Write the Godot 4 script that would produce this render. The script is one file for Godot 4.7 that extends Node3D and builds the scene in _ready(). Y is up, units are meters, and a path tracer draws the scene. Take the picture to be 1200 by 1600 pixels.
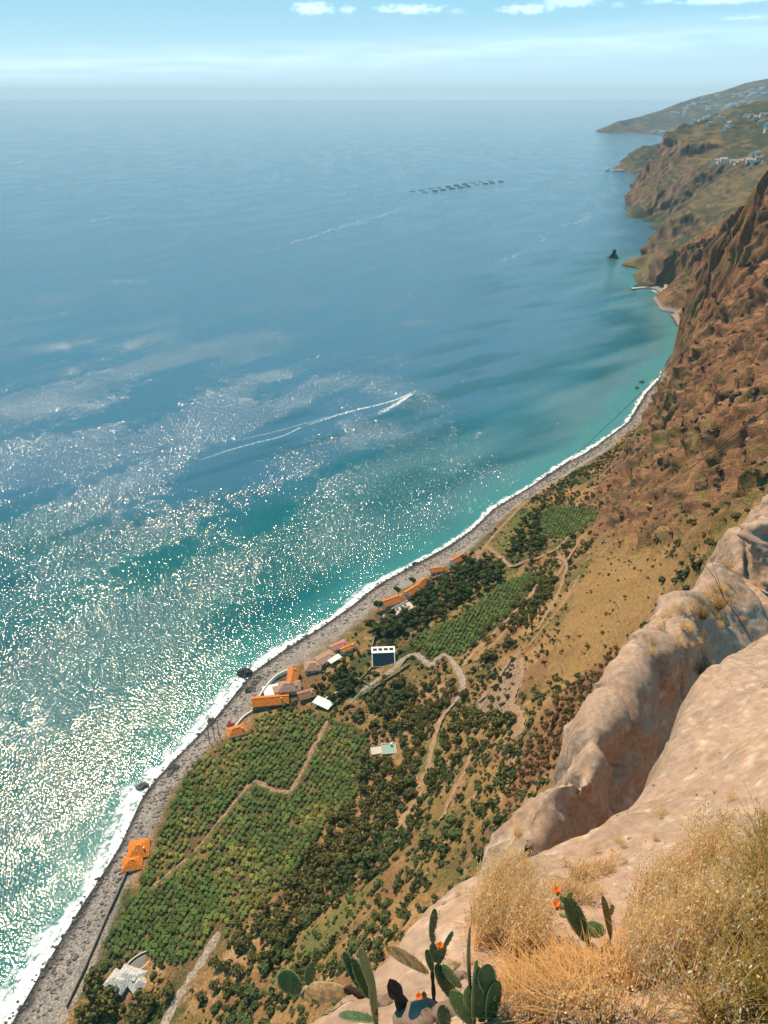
extends Node3D
# A viewpoint on a sea cliff: rocky ledge with dry grass and prickly pears in front, a cultivated shelf far below, the ocean and the coast beyond.
# Metres, y up, sea level at 0. The camera stands 280 m above the water and looks along -z.

const SUN_TO := Vector3(-0.40, 0.90, -0.66)
const CLIFF_LINE := [78.0, -60.0, 92.0, -150.0, 104.0, -210.0, 122.0, -330.0, 128.0, -400.0, 150.0, -470.0, 186.0, -540.0, 222.0, -620.0, 250.0, -690.0]

const WISPS := [
	[-4.60, 5.11, 1.47, 0.42, 0.90],
	[-2.35, 5.05, 0.58, 0.25, 0.60],
	[1.65, 5.09, 2.55, 0.30, 0.85],
	[4.73, 4.94, 0.57, 0.17, 0.30],
	[9.06, 5.03, 2.07, 0.29, 0.80],
	[11.73, 5.35, 2.34, 0.33, 0.70],
	[17.10, 5.26, 1.12, 0.16, 0.50],
	[20.76, 5.17, 3.15, 0.20, 0.80],
	[22.20, 4.24, 1.75, 0.20, 0.35],
	[14.67, 5.12, 0.54, 0.16, 0.30],
]
const COAST := [
	-133.6, -111.5, -132.2, -125.8, -129.7, -139.5, -126.9, -154.7, -122.3, -174.1, -117.9, -190.2, -112.5, -211.2, -110.9, -235.0, -102.3, -253.9, -91.2, -274.7, -79.8, -302.7, -72.1, -320.8,
	-56.3, -340.3, -38.9, -358.4, -20.3, -381.2, -4.2, -404.6, 17.6, -425.4, 46.1, -453.0, 67.1, -477.6, 85.3, -507.3, 115.8, -540.0, 157.8, -588.9, 204.1, -637.8, 241.7, -685.0,
	288.2, -773.6, 332.7, -843.7, 379.1, -933.7, 417.9, -1024.8, 439.6, -1113.2, 456.5, -1215.9, 453.4, -1271.3, 433.3, -1305.7, 462.2, -1391.1, 491.8, -1449.7, 530.5, -1526.2, 595.0, -1695.2,
	675.4, -1901.8, 720.5, -2029.1, 735.8, -2160.5, 717.6, -2308.7, 822.3, -2596.7, 976.1, -3007.6, 1106.0, -3376.7,
]
const SURVEY := [
	-133.6, -111.5, 0.0, -132.2, -125.8, 0.0, -129.7, -139.5, 0.0, -126.9, -154.7, 0.0, -122.3, -174.1, 0.0, -117.9, -190.2, 0.0, -112.5, -211.2, 0.0, -110.9, -235.0, 0.0,
	-102.3, -253.9, 0.0, -91.2, -274.7, 0.0, -79.8, -302.7, 0.0, -72.1, -320.8, 0.0, -56.3, -340.3, 0.0, -38.9, -358.4, 0.0, -20.3, -381.2, 0.0, -4.2, -404.6, 0.0,
	17.6, -425.4, 0.0, 46.1, -453.0, 0.0, 67.1, -477.6, 0.0, 85.3, -507.3, 0.0, 115.8, -540.0, 0.0, 157.8, -588.9, 0.0, 204.1, -637.8, 0.0, 241.7, -685.0, 0.0,
	288.2, -773.6, 0.0, 332.7, -843.7, 0.0, 379.1, -933.7, 0.0, 417.9, -1024.8, 0.0, 439.6, -1113.2, 0.0, 456.5, -1215.9, 0.0, 453.4, -1271.3, 0.0, 433.3, -1305.7, 0.0,
	462.2, -1391.1, 0.0, 491.8, -1449.7, 0.0, 530.5, -1526.2, 0.0, 595.0, -1695.2, 0.0, 675.4, -1901.8, 0.0, 720.5, -2029.1, 0.0, 735.8, -2160.5, 0.0, 717.6, -2308.7, 0.0,
	822.3, -2596.7, 0.0, 976.1, -3007.6, 0.0, 1106.0, -3376.7, 0.0, -161.4, -114.3, -7.0, -223.1, -120.5, -20.0, -159.9, -129.6, -7.0, -221.3, -138.2, -20.0, -157.2, -144.5, -7.0,
	-218.2, -155.5, -20.0, -154.3, -160.5, -7.0, -215.0, -173.4, -20.0, -149.5, -181.0, -7.0, -209.6, -196.3, -20.0, -144.9, -197.4, -7.0, -204.9, -213.2, -20.0, -140.2, -215.6, -7.0,
	-201.4, -225.1, -20.0, -138.1, -241.5, -7.0, -198.4, -255.9, -20.0, -127.4, -266.3, -7.0, -183.0, -293.8, -20.0, -116.6, -286.4, -7.0, -172.9, -312.4, -20.0, -105.7, -313.4, -7.0,
	-162.9, -337.2, -20.0, -95.9, -335.6, -7.0, -148.5, -368.4, -20.0, -77.3, -358.8, -7.0, -123.8, -399.9, -20.0, -59.9, -376.9, -7.0, -106.5, -417.8, -20.0, -42.7, -398.0, -7.0,
	-92.3, -435.2, -20.0, -25.5, -422.9, -7.0, -72.6, -463.2, -20.0, -1.8, -445.6, -7.0, -44.8, -490.3, -20.0, 25.8, -472.3, -7.0, -19.2, -514.9, -20.0, 44.4, -494.0, -7.0,
	-5.9, -530.3, -20.0, 63.2, -524.6, -7.0, 14.3, -562.7, -20.0, 94.9, -558.6, -7.0, 48.5, -599.8, -20.0, 137.0, -607.7, -7.0, 91.0, -649.3, -20.0, 183.0, -656.2, -7.0,
	136.3, -697.0, -20.0, 217.9, -699.8, -7.0, 165.2, -732.4, -20.0, 264.0, -787.5, -7.0, 210.2, -818.3, -20.0, 308.3, -857.6, -7.0, 254.4, -888.2, -20.0, 353.8, -945.6, -7.0,
	297.7, -972.0, -20.0, 391.4, -1033.7, -7.0, 412.2, -1118.7, -7.0, 428.6, -1218.3, -7.0, 426.2, -1264.3, -7.0, 405.4, -1307.8, -7.0, 410.3, -1412.2, -7.0, 295.4, -1458.8, -20.0,
	441.8, -1475.0, -7.0, 331.2, -1531.0, -20.0, 478.9, -1547.9, -7.0, 364.6, -1595.9, -20.0, 769.8, -2616.2, -7.0, 653.5, -2659.2, -20.0, 923.5, -3026.8, -7.0, 806.9, -3069.2, -20.0,
	1053.2, -3395.3, -7.0, 936.2, -3436.5, -20.0, 654.3, -2006.8, -9.0, 652.2, -1922.0, -7.0, 653.0, -2087.0, -12.0, 697.4, -2029.1, -5.0, 565.7, -1922.0, -20.0, 592.9, -1779.7, -12.0,
	525.5, -1581.3, -10.0, 461.4, -1449.7, -12.0, 434.6, -1336.6, -10.0, 395.1, -1336.6, -18.0, 653.7, -2212.3, -20.0, 780.6, -2596.7, -20.0, 887.9, -2893.8, -20.0, 1050.7, -3406.4, -20.0,
	-116.1, -120.3, 4.0, -110.8, -139.2, 4.0, -106.6, -159.4, 4.0, -105.0, -184.8, 4.0, -102.5, -214.6, 4.0, -96.7, -241.8, 4.0, -84.9, -265.3, 4.0, -71.4, -285.1, 4.0,
	-65.3, -305.3, 4.0, -51.1, -318.8, 4.0, -35.2, -336.6, 4.0, -14.8, -362.0, 4.0, 0.8, -381.9, 4.0, 21.9, -403.3, 4.0, 44.6, -424.1, 4.0, 67.1, -450.0, 4.0,
	92.8, -492.0, 4.0, 122.1, -524.5, 4.0, 164.0, -569.1, 4.0, 200.3, -607.3, 4.0, -90.9, -117.3, 11.0, -85.9, -134.0, 11.0, -79.9, -152.5, 12.0, -74.0, -176.8, 12.0,
	-67.3, -206.0, 11.0, -52.0, -232.4, 11.5, -40.0, -256.6, 10.0, -25.9, -278.0, 10.0, -13.7, -301.7, 10.0, 0.0, -322.0, 10.5, 22.7, -350.4, 11.0, 47.6, -374.8, 12.0,
	76.0, -409.5, 13.0, 103.9, -449.2, 14.0, -60.2, -108.2, 28.0, -54.5, -126.1, 27.0, -47.6, -144.5, 26.0, -37.0, -163.3, 25.0, -24.8, -184.6, 24.0, -10.7, -209.2, 23.0,
	5.8, -237.6, 22.0, 21.7, -265.6, 22.0, 33.0, -293.1, 22.0, 51.9, -315.3, 25.0, 73.9, -347.5, 27.0, 99.6, -386.5, 28.0, 126.0, -435.0, 30.0, -41.9, -100.5, 46.0,
	-38.0, -119.3, 44.0, -27.8, -131.8, 45.0, -16.8, -147.6, 46.0, -4.5, -166.3, 46.0, 9.6, -187.6, 46.0, 23.0, -208.0, 47.0, 35.3, -230.3, 49.0, 49.5, -257.0, 50.0,
	65.0, -281.9, 52.0, 84.3, -318.9, 52.0, 105.5, -352.7, 50.0, 126.0, -384.6, 50.0, -23.5, -90.2, 70.0, -20.4, -107.8, 70.0, -7.1, -119.5, 76.0, 7.6, -137.2, 78.0,
	24.4, -157.9, 80.0, 39.4, -180.5, 84.0, 51.5, -200.8, 85.0, 62.8, -222.7, 84.0, 79.9, -255.3, 84.0, 99.5, -289.6, 84.0, 117.6, -321.6, 82.0, -5.4, -79.8, 105.0,
	6.0, -99.6, 105.0, 19.4, -116.5, 106.0, 33.3, -137.5, 111.0, 46.4, -152.9, 114.0, 57.3, -170.6, 117.0, 70.0, -190.3, 118.0, 83.1, -214.7, 118.0, 97.2, -239.4, 118.0,
	115.0, -272.8, 112.0, 18.0, -76.2, 150.0, 30.5, -91.5, 155.0, 50.4, -120.7, 155.0, 62.5, -138.6, 158.0, 76.4, -161.7, 158.0, 91.3, -189.9, 155.0, 143.3, -479.7, 26.0,
	150.1, -465.6, 36.0, 174.4, -518.5, 28.0, 223.6, -604.8, 12.0, 268.2, -683.6, 6.0, 315.6, -778.1, 5.0, 363.2, -877.3, 5.0, 407.3, -978.1, 5.0, 430.2, -1057.0, 5.0,
	439.8, -1096.3, 8.0, 142.1, -421.5, 45.0, 153.6, -408.4, 66.0, 137.6, -322.8, 100.0, 190.5, -489.2, 50.0, 256.2, -623.8, 30.0, 176.7, -406.6, 88.0, 483.5, -1139.4, 30.0,
	485.4, -1176.4, 16.0, 486.1, -1239.7, 8.0, 479.7, -1272.9, 6.0, 456.2, -1317.5, 4.0, 466.7, -1322.3, 16.0, 488.4, -1343.2, 26.0, 529.0, -1490.6, 22.0, 554.6, -1525.4, 40.0,
	579.4, -1562.5, 62.0, 490.7, -1289.0, 62.0, 473.8, -1190.8, 50.0, 500.8, -1252.7, 78.0, 598.5, -1525.4, 95.0, 684.4, -1577.8, 104.0, 614.8, -1457.5, 90.0, 625.3, -1698.1, 30.0,
	693.3, -1913.2, 16.0, 96.3, -165.0, 195.3, 110.1, -195.0, 194.4, 154.6, -285.0, 180.1, 218.2, -420.0, 170.7, 279.2, -560.0, 180.8, 309.0, -640.0, 206.2, 338.0, -720.0, 235.2,
	100.9, -185.0, 176.8, 138.5, -265.0, 158.2, 183.9, -365.0, 141.6, 237.4, -490.0, 135.3, 298.5, -640.0, 140.6, 330.8, -730.0, 168.0, 353.0, -800.0, 197.9, 114.6, -225.0, 150.7,
	164.6, -345.0, 117.8, 197.8, -430.0, 112.7, 272.9, -600.0, 91.9, 335.4, -760.0, 95.3, 352.5, -820.0, 173.1, 354.7, -840.0, 149.8, 369.5, -870.0, 104.9, 115.8, -245.0, 134.9,
	215.5, -490.0, 89.4, 274.6, -620.0, 68.5, 312.1, -700.0, 66.9, 345.3, -780.0, 66.9, 397.0, -930.0, 42.1, 375.2, -870.0, 81.8, 104.1, -150.0, 196.4, 129.1, -195.0, 192.4,
	161.4, -255.0, 190.6, 224.3, -370.0, 183.7, 279.2, -480.0, 195.0, 314.3, -560.0, 219.6, 348.4, -650.0, 265.2, 153.2, -180.0, 199.1, 233.8, -300.0, 202.0, 329.8, -450.0, 217.9,
	407.4, -600.0, 282.4, 513.1, -1000.0, 201.4, 653.0, -1050.0, 227.2, 706.4, -2190.0, 19.3, 772.2, -2330.0, 46.0, 819.8, -2420.0, 98.5, 850.9, -2480.0, 151.9, 868.8, -2520.0, 190.0,
	766.0, -2180.0, 61.1, 770.0, -2080.0, 40.2, 785.9, -2080.0, 86.4, 846.8, -2350.0, 128.9, 711.2, -1800.0, 65.8, 776.2, -1800.0, 99.2, 832.0, -1750.0, 129.8, 884.1, -1600.0, 154.3,
	826.3, -2100.0, 127.0, 883.9, -2050.0, 145.3, 914.7, -1950.0, 161.5, 1009.4, -1800.0, 183.3, 884.3, -2350.0, 170.1, 959.1, -2250.0, 179.5, 999.0, -2150.0, 186.9, 1157.3, -2000.0, 207.2,
	940.2, -2580.0, 212.6, 1032.6, -2650.0, 230.5, 1093.4, -2600.0, 227.9, 1125.7, -2450.0, 224.3, 1258.9, -2200.0, 244.8, 1210.0, -2950.0, 256.5, 1284.6, -3000.0, 268.1, 1384.3, -3050.0, 278.0,
	1635.1, -2900.0, 310.5, 995.6, -2800.0, 168.5, 1172.2, -3050.0, 189.9, 213.9, -629.2, 3.5, 219.2, -624.6, 7.0, 252.8, -678.2, 3.5, 258.7, -674.5, 7.0, 299.5, -767.1, 3.5,
	305.6, -763.6, 7.0, 344.0, -837.3, 3.5, 350.1, -833.9, 7.0, 390.9, -928.2, 3.5, 397.2, -925.2, 7.0, 433.1, -1019.7, 5.0, 474.8, -1005.6, 70.0,
]
const HEADLAND_B := [
	1269, -3377, 0, 1178, -3467, 0, 1115, -3530, 0, 1088, -3629, 0, 1106, -3806, 0, 1166, -4000, 0, 1286, -4260, 0, 1227, -3334, -15,
	1136, -3425, -15, 1063, -3501, -15, 1028, -3627, -15, 1047, -3818, -15, 1110, -4022, -15, 1231, -4285, -15, 1103, -3760, 28, 1143, -3800, 52,
	1205, -3850, 92, 1315, -3900, 103, 1390, -3900, 106, 1479, -3900, 117, 1124, -3720, 25, 1180, -3720, 41, 1197, -3740, 66, 1240, -3680, 38,
	1315, -3650, 45, 1396, -3650, 71, 1369, -4100, 80, 1559, -4100, 88,
]
const HEADLAND_C := [
	2618, -6910, 0, 2547, -7414, 0, 2419, -7843, 0, 2338, -8156, 0, 2317, -8426, 0, 2496, -8961, 0, 2801, -9590, 0, 2400, -6879, -15,
	2332, -7368, -15, 2208, -7783, -15, 2122, -8118, -15, 2101, -8468, -15, 2293, -9045, -15, 2603, -9686, -15, 2272, -8290, 52, 2299, -8340, 90,
	2385, -8450, 105, 2546, -8650, 113, 2765, -8950, 137, 3056, -9300, 181, 3311, -9500, 249, 3588, -9700, 312, 3961, -9900, 378, 4280, -10100, 458,
	4616, -10300, 508, 5601, -10800, 671, 2524, -8200, 21, 2746, -8100, 7, 2422, -8400, 26, 2935, -8700, 64, 3227, -9000, 136, 3369, -8800, 80,
	3636, -9200, 194, 3944, -9300, 255, 4188, -9200, 225, 3659, -8500, 29, 4231, -8500, 87, 5052, -9600, 381, 3225, -9800, 150, 3859, -10400, 252,
	5052, -11200, 398, 6008, -11500, 550,
]
const LEDGE := [
	-0.60, -2.47, 274.98, -0.15, -2.31, 275.30, 0.35, -2.14, 275.63, 0.80, -1.98, 275.96, 1.18, -1.82, 276.29, 1.56, -1.61, 276.72, 0.09, -3.04, 274.66, 0.43, -2.89, 274.92,
	1.02, -2.76, 275.29, 1.52, -2.58, 275.59, 1.97, -2.28, 276.28, 0.97, -3.43, 274.65, 1.74, -3.62, 274.68, 2.42, -3.59, 274.94, 2.75, -3.47, 275.33, 3.07, -4.85, 274.13,
	3.58, -4.86, 274.55, 3.87, -6.24, 273.54, 4.62, -6.65, 273.65, 1.87, -1.29, 277.38, 3.43, -2.92, 276.19, 7.79, -7.89, 273.62, 7.66, -9.41, 272.65, -0.45, -1.51, 275.52,
	0.27, -1.34, 276.03, 0.94, -1.16, 276.54, 1.39, -0.99, 277.05, 1.73, -0.82, 277.57, 3.62, -2.52, 276.71, -0.74, -1.94, 275.48, -0.59, -2.52, 274.87, -0.18, -2.98, 274.57,
	0.10, -3.42, 274.32, 0.56, -4.07, 273.94, 1.22, -4.56, 273.70, 1.95, -4.96, 273.50, 2.87, -5.68, 273.15, 3.31, -6.18, 273.02, 3.56, -6.71, 272.94, 4.14, -7.47, 272.86,
	4.52, -8.11, 272.77, 5.19, -8.82, 272.62, 6.29, -9.62, 272.41, 9.14, -10.81, 272.27, 11.69, -11.22, 272.40, -0.80, -1.96, 275.26, -0.90, -1.98, 274.48, -1.18, -2.06, 271.28,
	-1.61, -2.17, 266.48, -0.64, -2.55, 274.65, -0.73, -2.60, 273.87, -0.99, -2.74, 270.67, -1.38, -2.95, 265.87, -0.23, -3.02, 274.35, -0.31, -3.08, 273.57, -0.54, -3.26, 270.37,
	-0.89, -3.53, 265.57, 0.05, -3.45, 274.10, -0.03, -3.51, 273.32, -0.27, -3.67, 270.12, -0.64, -3.93, 265.32, 0.52, -4.11, 273.72, 0.45, -4.18, 272.94, 0.24, -4.38, 269.74,
	-0.08, -4.70, 264.94, 1.19, -4.61, 273.48, 1.13, -4.69, 272.70, 0.98, -4.94, 269.50, 0.73, -5.31, 264.70, 1.91, -5.01, 273.28, 1.86, -5.10, 272.50, 1.70, -5.34, 269.30,
	1.44, -5.71, 264.50, 2.83, -5.73, 272.93, 2.77, -5.80, 272.15, 2.57, -6.02, 268.95, 2.27, -6.35, 264.15, 3.26, -6.22, 272.80, 3.18, -6.27, 272.02, 2.94, -6.43, 268.82,
	2.56, -6.68, 264.02, 3.51, -6.74, 272.72, 3.42, -6.80, 271.94, 3.18, -6.95, 268.74, 2.80, -7.20, 263.94, 4.09, -7.50, 272.64, 4.01, -7.56, 271.86, 3.77, -7.72, 268.66,
	3.40, -7.98, 263.86, 4.47, -8.14, 272.55, 4.39, -8.20, 271.77, 4.16, -8.38, 268.57, 3.80, -8.66, 263.77, 5.15, -8.87, 272.40, 5.08, -8.94, 271.62, 4.89, -9.16, 268.42,
	4.60, -9.50, 263.62, 6.26, -9.68, 272.19, 6.21, -9.77, 271.41, 6.08, -10.03, 268.21, 5.88, -10.43, 263.41, 9.13, -10.86, 272.05, 9.10, -10.96, 271.27, 9.02, -11.24, 268.07,
	8.89, -11.67, 263.27, 11.68, -11.28, 272.18, 11.66, -11.38, 271.40, 11.62, -11.67, 268.20, 11.54, -12.11, 263.40,
]
const SPUR := [
	2.23, -8.23, 269.29, 2.42, -8.94, 269.34, 2.71, -9.33, 269.42, 3.27, -9.51, 269.34, 3.85, -9.75, 269.16, 4.08, -10.52, 269.10, 4.70, -11.68, 269.11, 5.50, -12.87, 269.19,
	5.91, -13.63, 269.13, 7.40, -15.55, 268.88, 9.31, -18.13, 268.36, 11.43, -20.81, 268.04, 14.03, -23.98, 267.57, 18.79, -28.64, 267.72, 23.55, -32.28, 268.07, 2.41, -8.10, 269.66,
	2.96, -8.45, 269.17, 3.48, -8.80, 268.72, 2.91, -8.90, 269.39, 2.62, -7.80, 269.10, 3.57, -8.30, 268.41, 2.13, -7.60, 269.38, 4.23, -10.25, 268.87, 4.55, -10.40, 267.80,
	4.81, -10.30, 266.75, 5.28, -11.70, 268.45, 5.46, -11.40, 267.23, 5.71, -11.20, 266.24, 5.95, -12.80, 268.54, 6.24, -12.30, 267.66, 6.45, -12.00, 266.77, 6.48, -13.20, 269.14,
	6.78, -13.00, 268.36, 7.12, -12.80, 267.77, 7.84, -14.90, 268.76, 7.56, -13.70, 268.73, 7.93, -13.80, 267.85, 10.60, -18.70, 267.81, 9.77, -16.80, 267.99, 9.40, -15.30, 267.62,
	12.80, -21.00, 267.07, 11.69, -18.70, 267.34, 10.70, -16.60, 267.48, 10.26, -15.50, 267.25, 15.24, -20.00, 267.69, 12.82, -16.00, 268.14, 12.06, -14.50, 267.86, 1.00, -6.20, 261.00,
	2.40, -6.90, 262.00, 3.50, -7.60, 262.50, 4.30, -8.60, 263.00, 5.20, -9.50, 263.50, 6.60, -10.60, 265.00, 9.00, -11.80, 266.50, 0.00, -6.00, 258.00, 14.00, -13.00, 268.00,
	2.12, -8.26, 268.89, 1.85, -8.33, 267.29, 1.17, -8.50, 262.29, -0.48, -8.93, 249.29, 2.31, -8.99, 268.94, 2.05, -9.10, 267.34, 1.41, -9.38, 262.34, -0.15, -10.05, 249.34,
	2.64, -9.43, 269.02, 2.48, -9.66, 267.42, 2.09, -10.24, 262.42, 1.15, -11.65, 249.42, 3.23, -9.63, 268.94, 3.13, -9.89, 267.34, 2.89, -10.54, 262.34, 2.29, -12.14, 249.34,
	3.75, -9.83, 268.76, 3.53, -10.00, 267.16, 2.99, -10.44, 262.16, 1.66, -11.50, 249.16, 3.97, -10.57, 268.70, 3.71, -10.69, 267.10, 3.07, -10.97, 262.10, 1.52, -11.66, 249.10,
	4.59, -11.74, 268.71, 4.35, -11.88, 267.11, 3.76, -12.25, 262.11, 2.30, -13.13, 249.11, 5.40, -12.93, 268.79, 5.16, -13.08, 267.19, 4.57, -13.45, 262.19, 3.12, -14.34, 249.19,
	5.81, -13.70, 268.73, 5.59, -13.86, 267.13, 5.01, -14.27, 262.13, 3.63, -15.25, 249.13, 7.31, -15.63, 268.48, 7.08, -15.79, 266.88, 6.52, -16.22, 261.88, 5.17, -17.24, 248.88,
	9.21, -18.20, 267.96, 8.99, -18.37, 266.36, 8.43, -18.79, 261.36, 7.08, -19.83, 248.36, 11.34, -20.89, 267.64, 11.12, -21.06, 266.04, 10.57, -21.50, 261.04, 9.25, -22.57, 248.04,
	13.94, -24.06, 267.17, 13.73, -24.25, 265.57, 13.22, -24.73, 260.57, 11.99, -25.90, 247.57, 18.71, -28.73, 267.32, 18.53, -28.95, 265.72, 18.07, -29.47, 260.72, 16.95, -30.76, 247.72,
	23.48, -32.37, 267.67, 23.31, -32.59, 266.07, 22.88, -33.15, 261.07, 21.85, -34.50, 248.07,
]
const PATHS := [
	[2.6, 0, [-27.9, -269.3, -33.3, -250.5, -37.6, -233.8, -41.2, -223.1]],
	[2.6, 0, [-41.2, -223.1, -48.1, -225.1, -57.9, -232.8, -61.7, -229.2]],
	[1.8, 0, [-61.7, -229.2, -67.0, -219.0, -73.1, -207.5, -77.9, -198.3, -83.2, -192.3, -91.5, -183.9]],
	[3.4, 1, [-71.1, -127.1, -68.9, -134.9, -65.4, -142.9, -61.7, -151.5, -59.1, -158.1]],
	[2.6, 1, [-110.6, -134.3, -108.3, -143.5, -106.9, -153.5, -106.8, -165.4, -106.8, -174.3]],
	[3.2, 1, [-11.6, -289.9, -3.4, -297.5, 5.1, -304.7, 11.2, -313.2, 17.5, -314.5]],
	[3.4, 1, [17.5, -314.5, 21.3, -307.3, 24.7, -301.5, 28.0, -306.1, 31.6, -309.5]],
	[2.6, 1, [31.6, -309.5, 35.2, -303.5, 37.2, -289.7, 38.1, -274.8, 37.0, -264.7, 33.4, -257.9, 29.6, -254.3]],
	[2.2, 0, [29.6, -254.3, 25.7, -248.0, 22.5, -236.4, 19.4, -222.0, 17.7, -210.8, 13.9, -201.8]],
	[2.6, 0, [39.6, -289.2, 45.9, -299.5, 54.3, -309.2, 63.5, -317.1, 72.5, -325.9, 80.6, -334.1, 88.4, -351.5]],
	[2.0, 0, [45.6, -287.8, 53.6, -294.3, 63.1, -304.9]],
	[2.4, 0, [64.8, -427.5, 75.0, -448.8, 87.0, -469.5, 99.5, -489.6, 111.0, -508.0]],
	[2.6, 0, [63.8, -419.1, 65.6, -434.0, 71.4, -438.1, 76.6, -425.1, 79.8, -408.0, 81.9, -396.0]],
	[2.6, 0, [81.9, -396.0, 91.2, -399.0, 101.8, -397.2, 110.6, -399.3, 118.9, -406.0, 122.9, -404.2]],
	[1.6, 0, [94.3, -336.9, 102.5, -354.3, 112.3, -372.5, 119.7, -387.3, 123.5, -388.1]],
	[2.4, 0, [45.8, -181.1, 49.4, -198.7, 49.9, -215.1, 53.7, -227.9, 58.0, -239.4, 60.6, -256.8]],
	[1.5, 0, [41.5, -242.1, 47.5, -247.3, 53.3, -255.8, 59.2, -265.9]],
	[1.6, 0, [32.6, -198.8, 27.6, -185.3, 23.4, -176.5, 19.3, -166.2]],
	[1.4, 0, [14.9, -198.5, 9.7, -189.6, 6.6, -180.9]],
	[1.6, 0, [106.1, -383.0, 104.8, -356.6, 94.8, -324.3, 85.4, -300.5, 77.0, -285.9, 71.5, -275.9]],
	[1.5, 1, [-17.9, -281.0, -14.5, -285.3, -11.6, -289.9]],
	[1.8, 1, [-6.1, -351.3, -0.8, -357.3, 0.0, -363.1]],
	[1.4, 0, [98.0, -308.4, 90.0, -294.3, 81.3, -281.1, 72.3, -271.1, 65.3, -263.2]],
]
const BANANA_A := [-91.1, -248.0, -79.5, -259.0, -67.8, -264.5, -65.5, -275.9, -49.0, -280.1, -32.2, -274.9, -12.3, -259.7, -2.9, -240.3, -10.9, -216.7, -25.8, -197.8, -38.2, -172.1, -50.6, -160.5, -58.5, -153.1, -67.1, -149.3, -76.1, -149.6, -89.1, -155.2, -101.7, -156.2, -105.0, -163.9, -99.9, -179.8, -96.0, -199.4, -95.0, -218.6, -93.7, -236.4]
const BANANA_B := [14.4, -327.0, 23.9, -338.0, 44.4, -343.5, 70.5, -373.0, 90.3, -378.1, 91.4, -355.7, 70.4, -328.7, 48.8, -311.6, 40.6, -304.5, 27.3, -306.3]
const BANANA_C := [113.7, -473.7, 126.9, -476.3, 142.1, -436.0, 139.1, -405.8, 122.9, -404.2, 113.4, -415.0, 105.3, -430.9]
const WOOD_A := [-9.4, -347.2, 0.0, -363.1, 20.0, -377.8, 37.6, -400.1, 56.0, -418.1, 71.4, -406.5, 77.7, -382.7, 52.4, -366.4, 33.8, -348.7, 14.8, -338.0, 0.0, -332.9]
const WOOD_B := [-33.9, -296.8, -27.8, -308.3, -14.1, -315.9, -9.5, -300.4, -13.2, -287.7, -26.2, -282.9]
const WOOD_C := [81.3, -417.0, 100.8, -469.6, 114.1, -475.8, 106.1, -435.0, 106.9, -403.2, 92.8, -401.8]
const ORCHARD_A := [-10.2, -241.0, 6.2, -264.7, 30.7, -266.0, 47.8, -203.7, 43.5, -189.9, 30.2, -203.6, 22.7, -204.7, 9.5, -184.8, -9.4, -175.4, -25.6, -148.4, -37.8, -140.8, -53.6, -131.1, -65.0, -128.7, -55.3, -148.7, -38.2, -172.1, -25.8, -197.8, -10.9, -216.7]
const ORCHARD_B := [-105.5, -134.6, -107.6, -149.0, -98.7, -151.0, -94.2, -143.7, -72.4, -136.9, -67.1, -149.3, -58.3, -151.8, -69.8, -127.8]
const ORCHARD_C := [51.4, -325.7, 72.7, -341.1, 96.4, -372.3, 94.6, -332.9, 79.0, -294.7, 61.5, -278.9, 46.8, -274.0, 33.1, -247.2, 28.3, -273.4, 42.2, -277.5]
const ORCHARD_D := [-12.8, -274.6, 13.4, -296.3, 37.0, -270.5, 33.1, -247.2, 12.2, -258.4, -3.0, -246.1]
const GREEN_A := [37.7, -350.8, 64.2, -383.2, 81.2, -391.7, 89.5, -383.9, 69.1, -376.9, 46.9, -350.0, 29.5, -339.5]
const GREEN_B := [10.9, -223.2, 26.4, -250.6, 35.7, -257.9, 27.8, -234.4, 20.7, -210.4, 14.2, -208.9]
const GREEN_C := [74.3, -443.4, 95.7, -480.4, 115.5, -488.0, 114.3, -469.4, 96.7, -453.6, 81.6, -419.0]
const GREEN_D := [-21.1, -147.2, -8.5, -153.7, 0.0, -155.4, -4.0, -144.1, -19.2, -129.3, -30.9, -125.0, -39.0, -124.5]
const SOIL_A := [40.8, -243.2, 48.6, -251.1, 59.8, -269.3, 61.5, -257.3, 57.2, -231.4, 50.3, -213.8, 46.5, -182.9, 44.7, -187.3, 46.5, -208.9, 41.0, -230.9]
const SOIL_B := [0.0, -186.7, 9.7, -189.6, 13.7, -177.9, 6.7, -170.1, 0.0, -169.7]
const SOIL_C := [-56.0, -146.6, -45.3, -156.8, -41.1, -152.8, -50.8, -138.3, -56.1, -132.8]
const SOIL_D := [13.1, -285.6, 26.3, -289.7, 31.2, -272.4, 21.9, -270.4, 14.3, -275.0]
const LAWN_A := [-14.9, -307.4, -9.1, -314.3, -5.9, -309.4, -5.8, -304.0, -11.2, -299.8]
const LAWN_B := [-11.1, -295.3, -4.8, -301.3, -2.7, -297.3, -8.3, -290.1]
const HEATH_A := [37.1, -148.4, 47.4, -172.8, 58.6, -187.5, 71.3, -180.0, 69.9, -164.4, 58.3, -144.4, 50.0, -127.8, 44.7, -113.2, 41.8, -135.8, 32.6, -130.1]
const MEADOW_A := [70.9, -238.2, 89.8, -283.0, 114.1, -338.7, 129.9, -337.0, 117.7, -271.5, 91.9, -193.8, 82.0, -172.2, 72.0, -168.3, 63.9, -188.0, 58.1, -202.6]
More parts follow.
